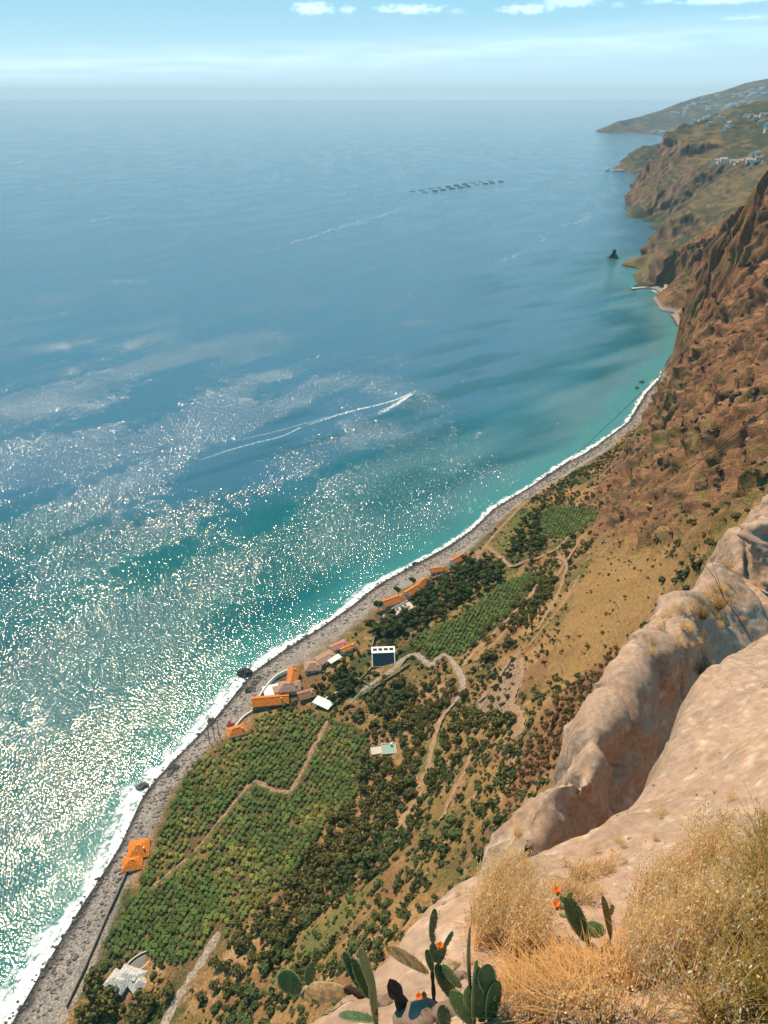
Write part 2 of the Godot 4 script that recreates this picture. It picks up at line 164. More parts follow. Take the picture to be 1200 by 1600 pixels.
const PLOTS := {
	"LONG": [-58.82, 4.38, -287.70, 0.129, 18.3],
	"REST_MAIN": [-49.91, 5.58, -296.33, 0.112, 11.5],
	"REST_WING": [-49.09, 4.96, -304.21, 1.572, 12.3],
	"SHED": [-40.40, 7.30, -289.74, 0.394, 8.4],
	"CANOPY": [-31.13, 8.61, -282.01, -0.565, 9.0],
	"PINK_HIP": [-39.14, 5.40, -313.51, 0.122, 8.5],
	"PINK_FLAT": [-32.53, 5.87, -320.34, 0.738, 10.9],
	"AWNING": [-29.11, 6.34, -320.11, 0.796, 8.2],
	"PINK_LONG": [-25.77, 5.49, -330.97, 0.633, 10.1],
	"SMALL_ORANGE": [-20.15, 6.59, -328.26, 0.627, 9.2],
	"ROW_A": [5.83, 5.04, -374.96, 0.538, 15.4],
	"ROW_B": [18.71, 6.30, -384.21, 0.812, 13.5],
	"ROW_C": [25.63, 5.96, -393.48, 0.822, 9.0],
	"ROW_D": [35.67, 4.18, -411.29, 0.270, 11.2],
	"ROW_E": [51.02, 5.23, -423.18, 0.800, 13.7],
	"ROW_E2": [50.85, 4.47, -423.84, 1.322, 14.1],
	"RED_HOUSE": [-72.73, 5.01, -266.04, 0.385, 9.3],
	"TWIN_A": [-102.85, 2.69, -202.06, 0.213, 8.1],
	"TWIN_B": [-103.67, 2.69, -195.70, 0.194, 7.5],
	"GREY_A": [-92.73, 7.54, -145.50, -0.425, 7.3],
	"GREY_B": [-88.75, 8.40, -147.06, -0.285, 8.7],
	"GREY_C": [-85.58, 10.23, -144.59, 0.786, 5.0],
	"PATIO": [11.79, 7.79, -366.06, 0.717, 13.8],
	"JETTY": [444.44, 1.00, -1286.24, 0.385, 52.4],
	"HUT": [463.27, 5.30, -1229.69, -1.830, 96.0],
}
const SPOTS := [
	[-0.3, 11.7, -312.0],
	[-87.8, 9.7, -152.4],
	[2.3, 20.7, -241.8],
	[-3.5, 19.4, -242.7],
	[-76.7, 4.5, -270.7],
	[31.5, -0.0, -769.5],
	[463.4, -0.0, -1560.2],
	[-86.1, 3.9, -263.2],
	[-84.0, 4.1, -265.1],
	[-81.9, 4.3, -266.3],
	[19.1, 4.6, -396.6],
	[9.0, 4.6, -385.8],
	[-3.2, 5.0, -368.5],
]
const WALLS := [
	[-110.2, -140.6, -108.6, -154.9, -107.2, -171.8, -105.9, -183.5, -105.1, -193.4],
	[-67.6, -282.6, -66.3, -289.2, -63.3, -298.8, -58.7, -308.0, -52.2, -313.0],
	[-67.6, -282.6, -71.8, -278.2, -75.3, -270.0],
	[-11.2, -285.5, 0.0, -294.3, 13.7, -305.1],
	[-15.4, -301.9, -6.7, -291.3, -11.2, -285.5],
	[0.0, -352.0, -4.5, -342.6, -6.5, -328.4],
	[-13.6, -298.8, -8.6, -306.0, -5.9, -311.3],
	[25.0, -396.8, 37.9, -404.8, 51.2, -412.1, 55.2, -418.5],
	[-31.4, -286.1, -26.0, -290.4, -20.1, -293.1],
]
const BOULDERS := [
	[-77.9, -316.7, 4.2, 2.2],
	[-70.6, -306.4, 2.2, 1.6],
	[-72.2, -300.9, 3.2, 1.8],
	[-89.0, -280.2, 2.6, 1.3],
	[-112.8, -238.7, 2.6, 1.3],
	[-68.8, -310.4, 1.8, 1.3],
	[21.2, -428.2, 2.4, 1.0],
	[-55.4, -339.4, 1.8, 0.9],
	[-46.6, -348.8, 2.0, 0.9],
	[-100.0, -248.5, 3.4, 1.5],
	[-100.7, -245.1, 2.4, 1.2],
	[292.6, -804.3, 3.0, 1.6],
	[281.1, -785.1, 2.6, 1.3],
]
const CAGES := [[180, -2824], [210, -2858], [246, -2907], [281, -2946], [313, -2992], [237, -2976], [272, -3023], [308, -3069], [388, -3082], [418, -3118], [459, -3170], [99, -2815], [134, -2849], [142, -2780], [169, -2901], [203, -2940], [344, -3112], [351, -3039], [380, -3163], [420, -3194]]
const WAKES := [
	[1.6, 1.00, [32.3, -771.5, 22.0, -751.7, 10.1, -730.8, -1.3, -714.4, -9.1, -702.1]],
	[1.0, 0.80, [27.9, -765.5, 10.2, -745.9, -6.7, -732.6, -26.5, -719.8, -45.6, -705.5, -63.9, -688.4, -81.4, -671.9]],
	[0.8, 0.50, [-81.4, -671.9, -97.5, -649.9, -119.6, -634.8, -145.7, -614.7, -169.3, -590.3]],
	[0.7, 0.35, [-26.5, -719.8, -64.2, -693.5, -99.4, -665.5, -127.5, -646.8, -154.9, -631.9]],
]
const STREAKS := [
	[4.0, 0.30, [190.7, -1419.9, 262.8, -1581.3, 324.8, -1695.2, 407.7, -1901.8, 458.0, -2006.8, 529.2, -2087.0, 585.9, -2280.3, 578.6, -2352.4, 643.1, -2460.8]],
	[4.0, 0.28, [682.3, -2561.5, 647.0, -2397.7, 641.2, -2280.3, 663.2, -2266.4]],
	[4.0, 0.30, [-248.7, -1671.2, -178.1, -1806.6, -98.1, -2006.8, 0.0, -2212.3, 79.2, -2460.8]],
	[4.0, 0.30, [-153.4, -1872.3, -66.1, -2029.1, 69.7, -2147.9, 186.4, -2308.7]],
	[7.0, 0.28, [79.2, -2460.8, 258.2, -2689.1, 458.0, -2872.0, 669.9, -3007.6, 830.1, -3629.1]],
	[9.0, 0.30, [-1814.6, -3843.3, -1923.5, -4554.3, -1837.5, -5013.9, -1623.2, -5210.2]],
	[8.0, 0.25, [-1335.8, -2787.9, -1244.1, -3007.6, -1144.9, -3208.5, -1078.3, -3697.9, -907.3, -3843.3]],
	[16.0, 0.30, [-3205.8, -7694.7, -3847.0, -10442.4, -4007.3, -13092.1, -4192.2, -16149.3]],
	[18.0, 0.30, [-1797.2, -6267.2, -1962.8, -8495.8, -2226.3, -11620.0, -1602.9, -13975.3, -687.0, -14984.7]],
	[10.0, 0.25, [25.9, -3262.8, 143.1, -3629.1, 296.8, -3769.3]],
	[26.0, 0.30, [-6411.7, -13975.3, -7431.7, -19114.0, -6732.3, -21041.0, -6411.7, -23396.2]],
	[10.0, 0.22, [-848.6, -4000.2, -839.6, -4890.8, -717.1, -5422.1, -427.4, -4554.3]],
	[6.0, 0.20, [-920.3, -1872.3, -875.8, -2029.1, -776.1, -2075.2, -737.0, -2280.3]],
	[16.0, 0.22, [-261.7, -8495.8, 305.3, -9937.7, 961.8, -10442.4, 1885.8, -12312.8]],
]
const VILLAGE := [[1040, -2615], [1049, -2601], [986, -2528], [1018, -2471], [1034, -2501], [1095, -2598], [1121, -2601], [1130, -2585], [1121, -2527], [1156, -2564], [1174, -2581], [1098, -2436], [1084, -2366], [1057, -2291], [856, -2105], [860, -2091], [866, -2083], [867, -2061], [875, -2046], [877, -2028], [882, -2025], [891, -2012], [892, -1994], [908, -2015], [915, -2012], [903, -1968], [891, -1968], [989, -2608], [1007, -2620], [1024, -2454], [1004, -2444]]
const FAR_VILLAGE := [[4197, -9301], [3866, -9219], [4226, -9316], [3303, -9194], [3047, -9074], [4189, -9306], [3962, -9239], [3116, -9091], [3938, -9306], [4144, -9302], [3211, -8988], [3829, -9255], [3527, -9161], [3296, -9252], [3871, -9276], [3772, -9206], [3810, -9271], [3248, -9092], [4029, -9252], [3571, -9288], [4029, -9222], [3120, -9082], [3898, -9212], [3765, -9245], [3160, -9059], [3927, -9180], [3708, -9180], [4004, -9244], [3833, -9258], [4053, -9281], [3653, -9274], [3586, -9284], [3534, -9192], [3914, -9223], [3463, -9438], [3383, -9357], [3460, -9381], [3583, -9451], [3329, -9276], [3533, -9455], [3647, -9474], [3459, -9424], [3798, -9557], [3989, -9657], [4162, -9623], [4193, -9539], [3782, -9637], [4211, -9646], [4299, -9622], [4208, -9546], [4302, -9608], [3796, -9646], [3616, -9608], [3936, -9533], [4042, -9595], [4102, -9558], [4354, -9810], [4299, -9753], [4326, -9777], [4062, -9686], [4180, -9750], [4230, -9800], [4133, -9723], [4184, -9670], [2558, -7913], [2609, -7834], [2570, -7965], [2682, -8136], [2662, -7938], [3448, -8913], [3707, -8866], [3488, -8820], [3933, -8935], [3761, -8911], [3783, -8943], [3688, -8898], [3907, -8822], [3271, -8819], [3611, -8888], [3850, -8830], [3862, -8921], [3677, -8935], [3547, -8911], [3454, -8916], [3955, -8942]]
const CABLES := [[[78.45, 254.63, -150.00], [105.43, 5.61, -504.12]], [[52.25, 247.77, -90.00], [136.86, 69.86, -374.09]]]
const CACTI := [
	{"at": [-0.246, 274.822, -2.713], "pads": [
		[-0.245, 274.862, -2.720, -0.558, 274.850, -2.718, 0.127, 15, 1],
		[-0.549, 274.862, -2.720, -0.694, 275.017, -2.749, 0.132, 5, 0],
		[-0.501, 274.918, -2.730, -0.466, 275.093, -2.763, 0.073, 10, 0],
	], "trunks": [[-0.106, 274.822, -2.713, -0.262, 274.879, -2.723, 0.064]], "flowers": []},
	{"at": [-0.038, 275.295, -2.344], "pads": [
		[-0.140, 275.535, -2.388, -0.224, 275.786, -2.437, 0.074, 45, 0],
		[-0.085, 275.456, -2.374, -0.185, 275.740, -2.428, 0.088, 50, 0],
		[-0.059, 275.505, -2.383, -0.119, 275.809, -2.441, 0.129, 70, 2],
		[-0.038, 275.223, -2.332, -0.084, 275.650, -2.410, 0.107, 65, 2],
		[-0.045, 275.275, -2.341, -0.258, 275.346, -2.353, 0.092, 55, 0],
	], "trunks": [[0.151, 275.212, -2.330, 0.044, 275.583, -2.397, 0.090]], "flowers": [[-0.056, 275.326, -2.350]]},
	{"at": [0.292, 275.379, -2.371], "pads": [
		[0.253, 275.630, -2.418, 0.033, 275.832, -2.457, 0.104, 55, 1],
		[0.266, 275.887, -2.468, 0.291, 276.065, -2.504, 0.075, 60, 0],
		[0.282, 275.841, -2.459, 0.266, 275.914, -2.473, 0.039, 30, 3],
		[0.341, 275.799, -2.451, 0.381, 275.918, -2.474, 0.075, 70, 0],
		[0.296, 275.706, -2.432, 0.271, 275.841, -2.459, 0.050, 15, 0],
		[0.307, 275.687, -2.429, 0.340, 275.822, -2.455, 0.050, 15, 0],
		[0.282, 275.639, -2.420, 0.247, 275.785, -2.448, 0.058, 45, 0],
		[0.418, 275.424, -2.380, 0.300, 275.677, -2.427, 0.095, 30, 0],
		[0.448, 275.523, -2.398, 0.326, 275.668, -2.425, 0.087, 50, 0],
		[0.226, 275.303, -2.358, 0.238, 275.464, -2.387, 0.054, 40, 2],
	], "trunks": [[0.289, 275.354, -2.367, 0.278, 275.673, -2.426, 0.026]], "flowers": [[0.319, 275.813, -2.453], [0.205, 275.429, -2.381]]},
	{"at": [0.497, 275.749, -2.072], "pads": [
		[0.476, 275.772, -2.076, 0.349, 275.991, -2.116, 0.096, 25, 2],
		[0.462, 275.862, -2.092, 0.416, 276.047, -2.127, 0.079, 20, 2],
		[0.447, 276.004, -2.118, 0.387, 276.418, -2.200, 0.096, 75, 3],
		[0.477, 275.744, -2.071, 0.446, 276.208, -2.158, 0.106, 70, 2],
		[0.512, 275.790, -2.079, 0.517, 276.208, -2.158, 0.118, 15, 0],
		[0.563, 275.772, -2.076, 0.561, 276.090, -2.135, 0.098, 35, 0],
		[0.519, 276.017, -2.121, 0.461, 276.141, -2.145, 0.094, 60, 0],
		[0.336, 275.744, -2.071, 0.299, 275.885, -2.096, 0.079, 20, 0],
	], "trunks": [], "flowers": []},
	{"at": [1.271, 275.465, -2.642], "pads": [
		[1.249, 275.536, -2.655, 1.080, 275.855, -2.718, 0.134, 38, 0],
		[1.339, 275.610, -2.669, 1.212, 275.639, -2.675, 0.095, 10, 0],
		[1.380, 275.546, -2.657, 1.327, 275.855, -2.718, 0.070, 60, 3],
		[1.337, 275.384, -2.626, 1.229, 275.496, -2.647, 0.099, 30, 1],
		[1.378, 275.369, -2.624, 1.344, 275.516, -2.651, 0.099, 30, 2],
		[1.087, 275.817, -2.710, 1.041, 275.873, -2.722, 0.036, 30, 2],
		[1.096, 275.845, -2.716, 1.107, 275.901, -2.727, 0.036, 30, 2],
		[1.078, 275.779, -2.703, 1.038, 275.808, -2.708, 0.032, 30, 2],
		[1.098, 275.722, -2.691, 1.050, 275.741, -2.695, 0.032, 30, 2],
		[1.362, 275.731, -2.693, 1.362, 275.808, -2.708, 0.027, 30, 2],
	], "trunks": [], "flowers": [[1.023, 275.906, -2.728], [1.027, 275.798, -2.706]]},
]
const OATS_A := [1.49, -2.87, 1.87, -3.26, 2.30, -3.53, 2.13, -2.90, 1.74, -2.27, 1.40, -1.70, 1.10, -1.86, 1.27, -2.36]
const OATS_B := [0.65, -3.38, 0.83, -3.69, 1.09, -3.63, 1.01, -2.96, 0.90, -2.60, 0.69, -2.71, 0.64, -2.97]
const OATS_C := [0.63, -2.05, 0.77, -2.53, 1.01, -2.59, 1.28, -2.43, 1.12, -1.85]
const OATS_D := [1.17, -3.67, 1.58, -3.84, 1.93, -3.97, 1.76, -3.47, 1.35, -3.16]
const BROOM := [1.89, -2.59, 2.56, -3.48, 3.04, -4.02, 3.26, -4.08, 1.61, -1.56, 1.40, -1.70]
const SHRUB_SPOTS := [[1.48, 276.61, -1.66], [1.66, 276.61, -1.76], [1.80, 276.36, -2.10], [2.05, 276.26, -2.32], [2.22, 275.95, -2.67], [2.62, 275.55, -3.21]]
const STONES := [[0.45, 274.99, -2.83, 0.07], [0.49, 275.14, -2.69, 0.05], [0.15, 275.42, -2.28, 0.10], [0.22, 275.49, -2.24, 0.12], [0.00, 275.11, -2.55, 0.06], [0.94, 275.54, -2.46, 0.05], [0.35, 275.57, -2.21, 0.08]]
const TWIGS := [
	[[9.826, 267.397, -15.690, 0.0156], [9.270, 268.164, -15.690, 0.0130], [8.834, 268.680, -15.690, 0.0104], [8.487, 269.282, -15.690, 0.0078], [8.089, 269.770, -15.690, 0.0052], [7.792, 270.114, -15.690, 0.0026]],
	[[8.834, 268.680, -15.690, 0.0078], [8.552, 269.282, -15.690, 0.0062], [8.218, 269.923, -15.690, 0.0042], [8.033, 270.339, -15.690, 0.0026]],
	[[9.280, 268.122, -15.690, 0.0078], [8.755, 268.206, -15.690, 0.0057], [8.207, 268.413, -15.690, 0.0042], [7.651, 268.863, -15.690, 0.0026]],
	[[8.755, 268.206, -15.690, 0.0052], [8.378, 267.996, -15.690, 0.0036], [7.901, 268.268, -15.690, 0.0026]],
	[[9.045, 268.413, -15.690, 0.0052], [9.057, 269.084, -15.690, 0.0031], [9.073, 269.576, -15.690, 0.0021]],
	[[8.207, 268.413, -15.690, 0.0039], [7.903, 268.680, -15.690, 0.0026], [7.707, 269.084, -15.690, 0.0018]],
	[[8.089, 269.770, -15.690, 0.0036], [7.928, 269.923, -15.690, 0.0026], [7.638, 270.000, -15.690, 0.0018]],
]
const SPUR_SPOTS := [[0.00, 0.00, 0.00], [0.00, 0.00, 0.00], [7.92, 268.55, -14.78], [6.96, 268.85, -13.79], [6.59, 268.81, -13.14], [7.76, 268.26, -13.79], [7.40, 268.76, -13.90], [7.49, 268.81, -14.83], [8.80, 268.12, -15.75], [9.51, 268.02, -16.61], [2.35, 269.48, -7.94], [10.60, 267.70, -18.17]]
const KNOB := [11.51, 268.97, -18.20]


var land: Dictionary
var land_far: Dictionary
var noise_a := FastNoiseLite.new()
var noise_b := FastNoiseLite.new()
var noise_r := FastNoiseLite.new()
var noise_s := FastNoiseLite.new()
var noise_c := FastNoiseLite.new()
var rng := RandomNumberGenerator.new()
var cam: Camera3D
var used := {}
var M := {}


func _ready() -> void:
	# camera
	cam = Camera3D.new()
	cam.name = "camera"
	cam.fov = 69.416
	cam.near = 0.3
	cam.far = 150000.0
	cam.position = Vector3(0, 280, 0)
	cam.rotation_degrees = Vector3(-29.143, 0, 0)
	add_child(cam)
	cam.current = true
	# sky, haze and exposure
	var e := Environment.new()
	e.background_mode = Environment.BG_SKY
	var sm := ProceduralSkyMaterial.new()
	sm.sky_top_color = Color(0.16, 0.63, 0.78)
	sm.sky_horizon_color = Color(0.80, 0.90, 0.93)
	sm.sky_curve = 0.072
	sm.ground_bottom_color = Color(0.66, 0.80, 0.86)
	sm.ground_horizon_color = Color(0.70, 0.84, 0.90)
	sm.sun_angle_max = 1.0
	sm.sky_cover = cloud_cover()
	sm.sky_cover_modulate = Color(0.9, 0.9, 0.9)
	var sky := Sky.new()
	sky.sky_material = sm
	e.sky = sky
	e.tonemap_mode = Environment.TONE_MAPPER_LINEAR
	e.tonemap_exposure = 1.42
	e.fog_enabled = true
	e.fog_density = 0.00004
	e.fog_light_color = Color(0.82, 0.92, 1.0)
	e.sdfgi_enabled = true
	e.ssao_enabled = true
	e.ssil_enabled = true
	var we := WorldEnvironment.new()
	we.name = "environment"
	we.environment = e
	add_child(we)
	# sun: ahead to the left, about fifty degrees up
	var sun := DirectionalLight3D.new()
	sun.name = "sun"
	sun.light_energy = 1.6
	sun.light_angular_distance = 0.5
	sun.light_color = Color(1.0, 0.89, 0.74)
	sun.shadow_enabled = true
	sun.basis = Basis.looking_at(-SUN_TO.normalized(), Vector3.UP)
	add_child(sun)
	setup()
	sea()
	terrain()
	rocks_near()
	paths()
	surf()
	streaks()
	houses()
	yard_walls()
	at_sea()
	villages()
	cables()
	plants_below()
	prickly_pears()
	dry_grass()
	shrubs_near()
	stones_near()


# ---------------------------------------------------------------- helpers

func setup() -> void:
	rng.seed = 20240611
	noise_a.seed = 3
	noise_a.noise_type = FastNoiseLite.TYPE_SIMPLEX_SMOOTH
	noise_a.fractal_type = FastNoiseLite.FRACTAL_FBM
	noise_a.fractal_octaves = 4
	noise_a.frequency = 1.0
	noise_b.seed = 11
	noise_b.noise_type = FastNoiseLite.TYPE_SIMPLEX_SMOOTH
	noise_b.fractal_type = FastNoiseLite.FRACTAL_FBM
	noise_b.fractal_octaves = 3
	noise_b.frequency = 1.0
	noise_r.seed = 29
	noise_r.noise_type = FastNoiseLite.TYPE_SIMPLEX_SMOOTH
	noise_r.fractal_type = FastNoiseLite.FRACTAL_RIDGED
	noise_r.fractal_octaves = 4
	noise_r.frequency = 1.0
	noise_s.seed = 41
	noise_s.noise_type = FastNoiseLite.TYPE_SIMPLEX_SMOOTH
	noise_s.fractal_type = FastNoiseLite.FRACTAL_NONE
	noise_s.frequency = 1.0
	noise_c.seed = 53
	noise_c.noise_type = FastNoiseLite.TYPE_CELLULAR
	noise_c.cellular_return_type = FastNoiseLite.RETURN_DISTANCE2_SUB
	noise_c.fractal_type = FastNoiseLite.FRACTAL_FBM
	noise_c.fractal_octaves = 2
	noise_c.frequency = 0.07
	M.ground = coloured(0.95, grain_texture(5, 0.02, 0.62), 1.0 / 14.0, bump_texture(6, 0.03), 34.0)
	M.cliff = coloured(0.95, grain_texture(7, 0.015, 0.55), 1.0 / 30.0, bump_texture(8, 0.02), 60.0)
	M.far_hill = coloured(0.95, null, 1.0, null, 0.0)
	M.rock = coloured(0.9, grain_texture(9, 0.012, 0.80), 1.0 / 1.1, bump_texture(10, 0.02), 0.8)


func numbered(called: String) -> String:
	var n: int = used.get(called, 0)
	used[called] = n + 1
	return called if n == 0 else "%s_%03d" % [called, n]


func tag(o: Node, label: String, category: String, group := "", kind := "") -> void:
	if label:
		o.set_meta("label", label)
	if category:
		o.set_meta("category", category)
	if group:
		o.set_meta("group", group)
	if kind:
		o.set_meta("kind", kind)


func base(called: String, at := Vector3.ZERO, turn := 0.0) -> Node3D:
	var o := Node3D.new()
	o.name = numbered(called)
	o.position = at
	o.rotation.y = turn
	add_child(o)
	return o


func part(called: String, mesh: Mesh, mat: Material, parent: Node) -> MeshInstance3D:
	var o := MeshInstance3D.new()
	o.name = called if parent != self else numbered(called)
	o.mesh = mesh
	if mat:
		o.material_override = mat
	parent.add_child(o, true)
	return o


func plain(lin: Color, rough := 0.85, spec := 0.4) -> StandardMaterial3D:
	var m := StandardMaterial3D.new()
	m.albedo_color = lin.linear_to_srgb()
	m.roughness = rough
	m.metallic_specular = spec
	return m


func coloured(rough: float, tex: Texture2D, scale: float, bump: Texture2D, depth_cm: float) -> StandardMaterial3D:
	var m := StandardMaterial3D.new()
	m.vertex_color_use_as_albedo = true
	m.roughness = rough
	m.metallic_specular = 0.3
	if tex:
		m.albedo_texture = tex
		m.uv1_triplanar = true
		m.uv1_world_triplanar = true
		m.uv1_scale = Vector3.ONE * scale
	if bump:
		m.heightmap_enabled = true
		m.heightmap_texture = bump
		m.heightmap_scale = depth_cm
	return m


func grain_texture(seed_: int, freq: float, low: float) -> ImageTexture:
	var n := FastNoiseLite.new()
	n.seed = seed_
	n.noise_type = FastNoiseLite.TYPE_SIMPLEX_SMOOTH
	n.fractal_octaves = 6
	n.fractal_gain = 0.65
	n.frequency = freq
	var im := n.get_seamless_image(512, 512)
	im.convert(Image.FORMAT_RGB8)
	for y in 512:
		for x in 512:
			var v := smoothstep(0.15, 0.85, im.get_pixel(x, y).r)
			v = lerpf(low, 1.0, v)
			im.set_pixel(x, y, Color(v, v, v))
	return ImageTexture.create_from_image(im)


func bump_texture(seed_: int, freq: float) -> ImageTexture:
	var n := FastNoiseLite.new()
	n.seed = seed_
	n.noise_type = FastNoiseLite.TYPE_SIMPLEX_SMOOTH
	n.fractal_octaves = 6
	n.fractal_gain = 0.6
	n.frequency = freq
	var im := n.get_seamless_image(512, 512)
	return ImageTexture.create_from_image(im)


func cloud_cover() -> ImageTexture:
	var w := 4096
	var h := 2048
	var im := Image.create_empty(w, h, false, Image.FORMAT_RGBA8)
	im.fill(Color(1, 1, 1, 0))
	var n := FastNoiseLite.new()
	n.seed = 77
	n.noise_type = FastNoiseLite.TYPE_SIMPLEX_SMOOTH
	n.fractal_octaves = 5
	n.frequency = 1.0
	for y in range(int(h * (90.0 - 12.0) / 180.0), h / 2):
		var el := 90.0 - (y + 0.5) / h * 180.0
		for x in w:
			var az := (x + 0.5) / w * 360.0
			az = az - 360.0 if az > 180.0 else az
			# thin wisps floating five to six degrees up, and a faint veil lower down
			var a := 0.0
			var band := 0.6 * exp(-pow((el - 6.2) / 0.5, 2.0)) + 0.8 * exp(-pow((el - 9.5) / 1.6, 2.0))
			if band > 0.03:
				var c := n.get_noise_2d(az * 0.22 + 3.1, el * 1.9) + 0.35 * n.get_noise_2d(az * 1.6, el * 7.0 + 40.0)
				a += smoothstep(0.06, 0.42, c * minf(band, 1.0)) * 0.8
			for q in (WISPS if el > 4.2 and el < 7.0 and absf(az) < 40.0 else []):
				var dx: float = (az - q[0]) / q[2]
				if absf(dx) < 1.6:
					var dy: float = (el - q[1]) / q[3]
					var k: float = 1.0 - dx * dx - dy * dy + 0.9 * n.get_noise_2d(az * 1.3 + q[0], el * 6.0)
					a = maxf(a, smoothstep(0.0, 1.1, k) * q[4] * 0.62)
			if el < 5.0:
				a += maxf(0.0, exp(-pow((el - 2.6 - 0.04 * az) / 0.9, 2.0)) * (0.5 + 0.5 * n.get_noise_2d(az * 0.12, el * 1.5 + 9.0))) * 0.30
			if a > 0.004:
				im.set_pixel(x, y, Color(1, 1, 1, minf(a, 1.0)))
	return ImageTexture.create_from_image(im)


# ---------------------------------------------------------------- height fields

func field(points: Array, x0: float, x1: float, z0: float, z1: float, step: float, blurs: int, low: float) -> Dictionary:
	# survey points x, z, height -> Delaunay facets -> a grid, smoothed
	var flat := PackedVector2Array()
	var hs := PackedFloat32Array()
	for i in range(0, points.size(), 3):
		flat.append(Vector2(points[i], points[i + 1]))
		hs.append(points[i + 2])
	var tri := Geometry2D.triangulate_delaunay(flat)
	var nx := int(ceil((x1 - x0) / step)) + 1
	var nz := int(ceil((z1 - z0) / step)) + 1
	var d := PackedFloat32Array()
	d.resize(nx * nz)
	d.fill(low)
	for t in range(0, tri.size(), 3):
		var a := flat[tri[t]]
		var b := flat[tri[t + 1]]
		var c := flat[tri[t + 2]]
		var ha := hs[tri[t]]
		var hb := hs[tri[t + 1]]
		var hc := hs[tri[t + 2]]
		var den := (b.y - c.y) * (a.x - c.x) + (c.x - b.x) * (a.y - c.y)
		if absf(den) < 1e-9:
			continue
		var i0 := maxi(0, int(ceil((minf(a.x, minf(b.x, c.x)) - x0) / step)))
		var i1 := mini(nx - 1, int(floor((maxf(a.x, maxf(b.x, c.x)) - x0) / step)))
		var k0 := maxi(0, int(ceil((minf(a.y, minf(b.y, c.y)) - z0) / step)))
		var k1 := mini(nz - 1, int(floor((maxf(a.y, maxf(b.y, c.y)) - z0) / step)))
		for k in range(k0, k1 + 1):
			var z := z0 + k * step
			for i in range(i0, i1 + 1):
				var x := x0 + i * step
				var wa := ((b.y - c.y) * (x - c.x) + (c.x - b.x) * (z - c.y)) / den
				var wb := ((c.y - a.y) * (x - c.x) + (a.x - c.x) * (z - c.y)) / den
				var wc := 1.0 - wa - wb
				if wa >= -1e-5 and wb >= -1e-5 and wc >= -1e-5:
					d[k * nx + i] = wa * ha + wb * hb + wc * hc
	for r in blurs:
		var s := d.duplicate()
		for k in range(1, nz - 1):
			for i in range(1, nx - 1):
				var j := k * nx + i
				d[j] = (s[j] * 4.0 + (s[j - 1] + s[j + 1] + s[j - nx] + s[j + nx]) * 2.0 + s[j - nx - 1] + s[j - nx + 1] + s[j + nx - 1] + s[j + nx + 1]) / 16.0
	return {"x0": x0, "z0": z0, "step": step, "nx": nx, "nz": nz, "d": d}


func sample(f: Dictionary, x: float, z: float) -> float:
	var fx: float = clampf((x - f.x0) / f.step, 0.0, f.nx - 1.001)
	var fz: float = clampf((z - f.z0) / f.step, 0.0, f.nz - 1.001)
	var i := int(fx)
	var k := int(fz)
	fx -= i
	fz -= k
	var nx: int = f.nx
	var d: PackedFloat32Array = f.d
	var j := k * nx + i
	return lerpf(lerpf(d[j], d[j + 1], fx), lerpf(d[j + nx], d[j + nx + 1], fx), fz)


func ground(x: float, z: float) -> float:
	return sample(land, x, z) if z > -1290.0 and x < 640.0 else sample(land_far, x, z)


func slope_at(x: float, z: float) -> Vector3:
	var s := 3.0
	return Vector3(ground(x - s, z) - ground(x + s, z), 2.0 * s, ground(x, z - s) - ground(x, z + s)).normalized()


func in_view(p: Vector3, margin: float) -> bool:
	var q := cam.transform.affine_inverse() * p
	if q.z > -0.4:
		return false
	return absf(q.x / -q.z) < 0.52 + margin and absf(q.y / -q.z) < 0.693 + margin


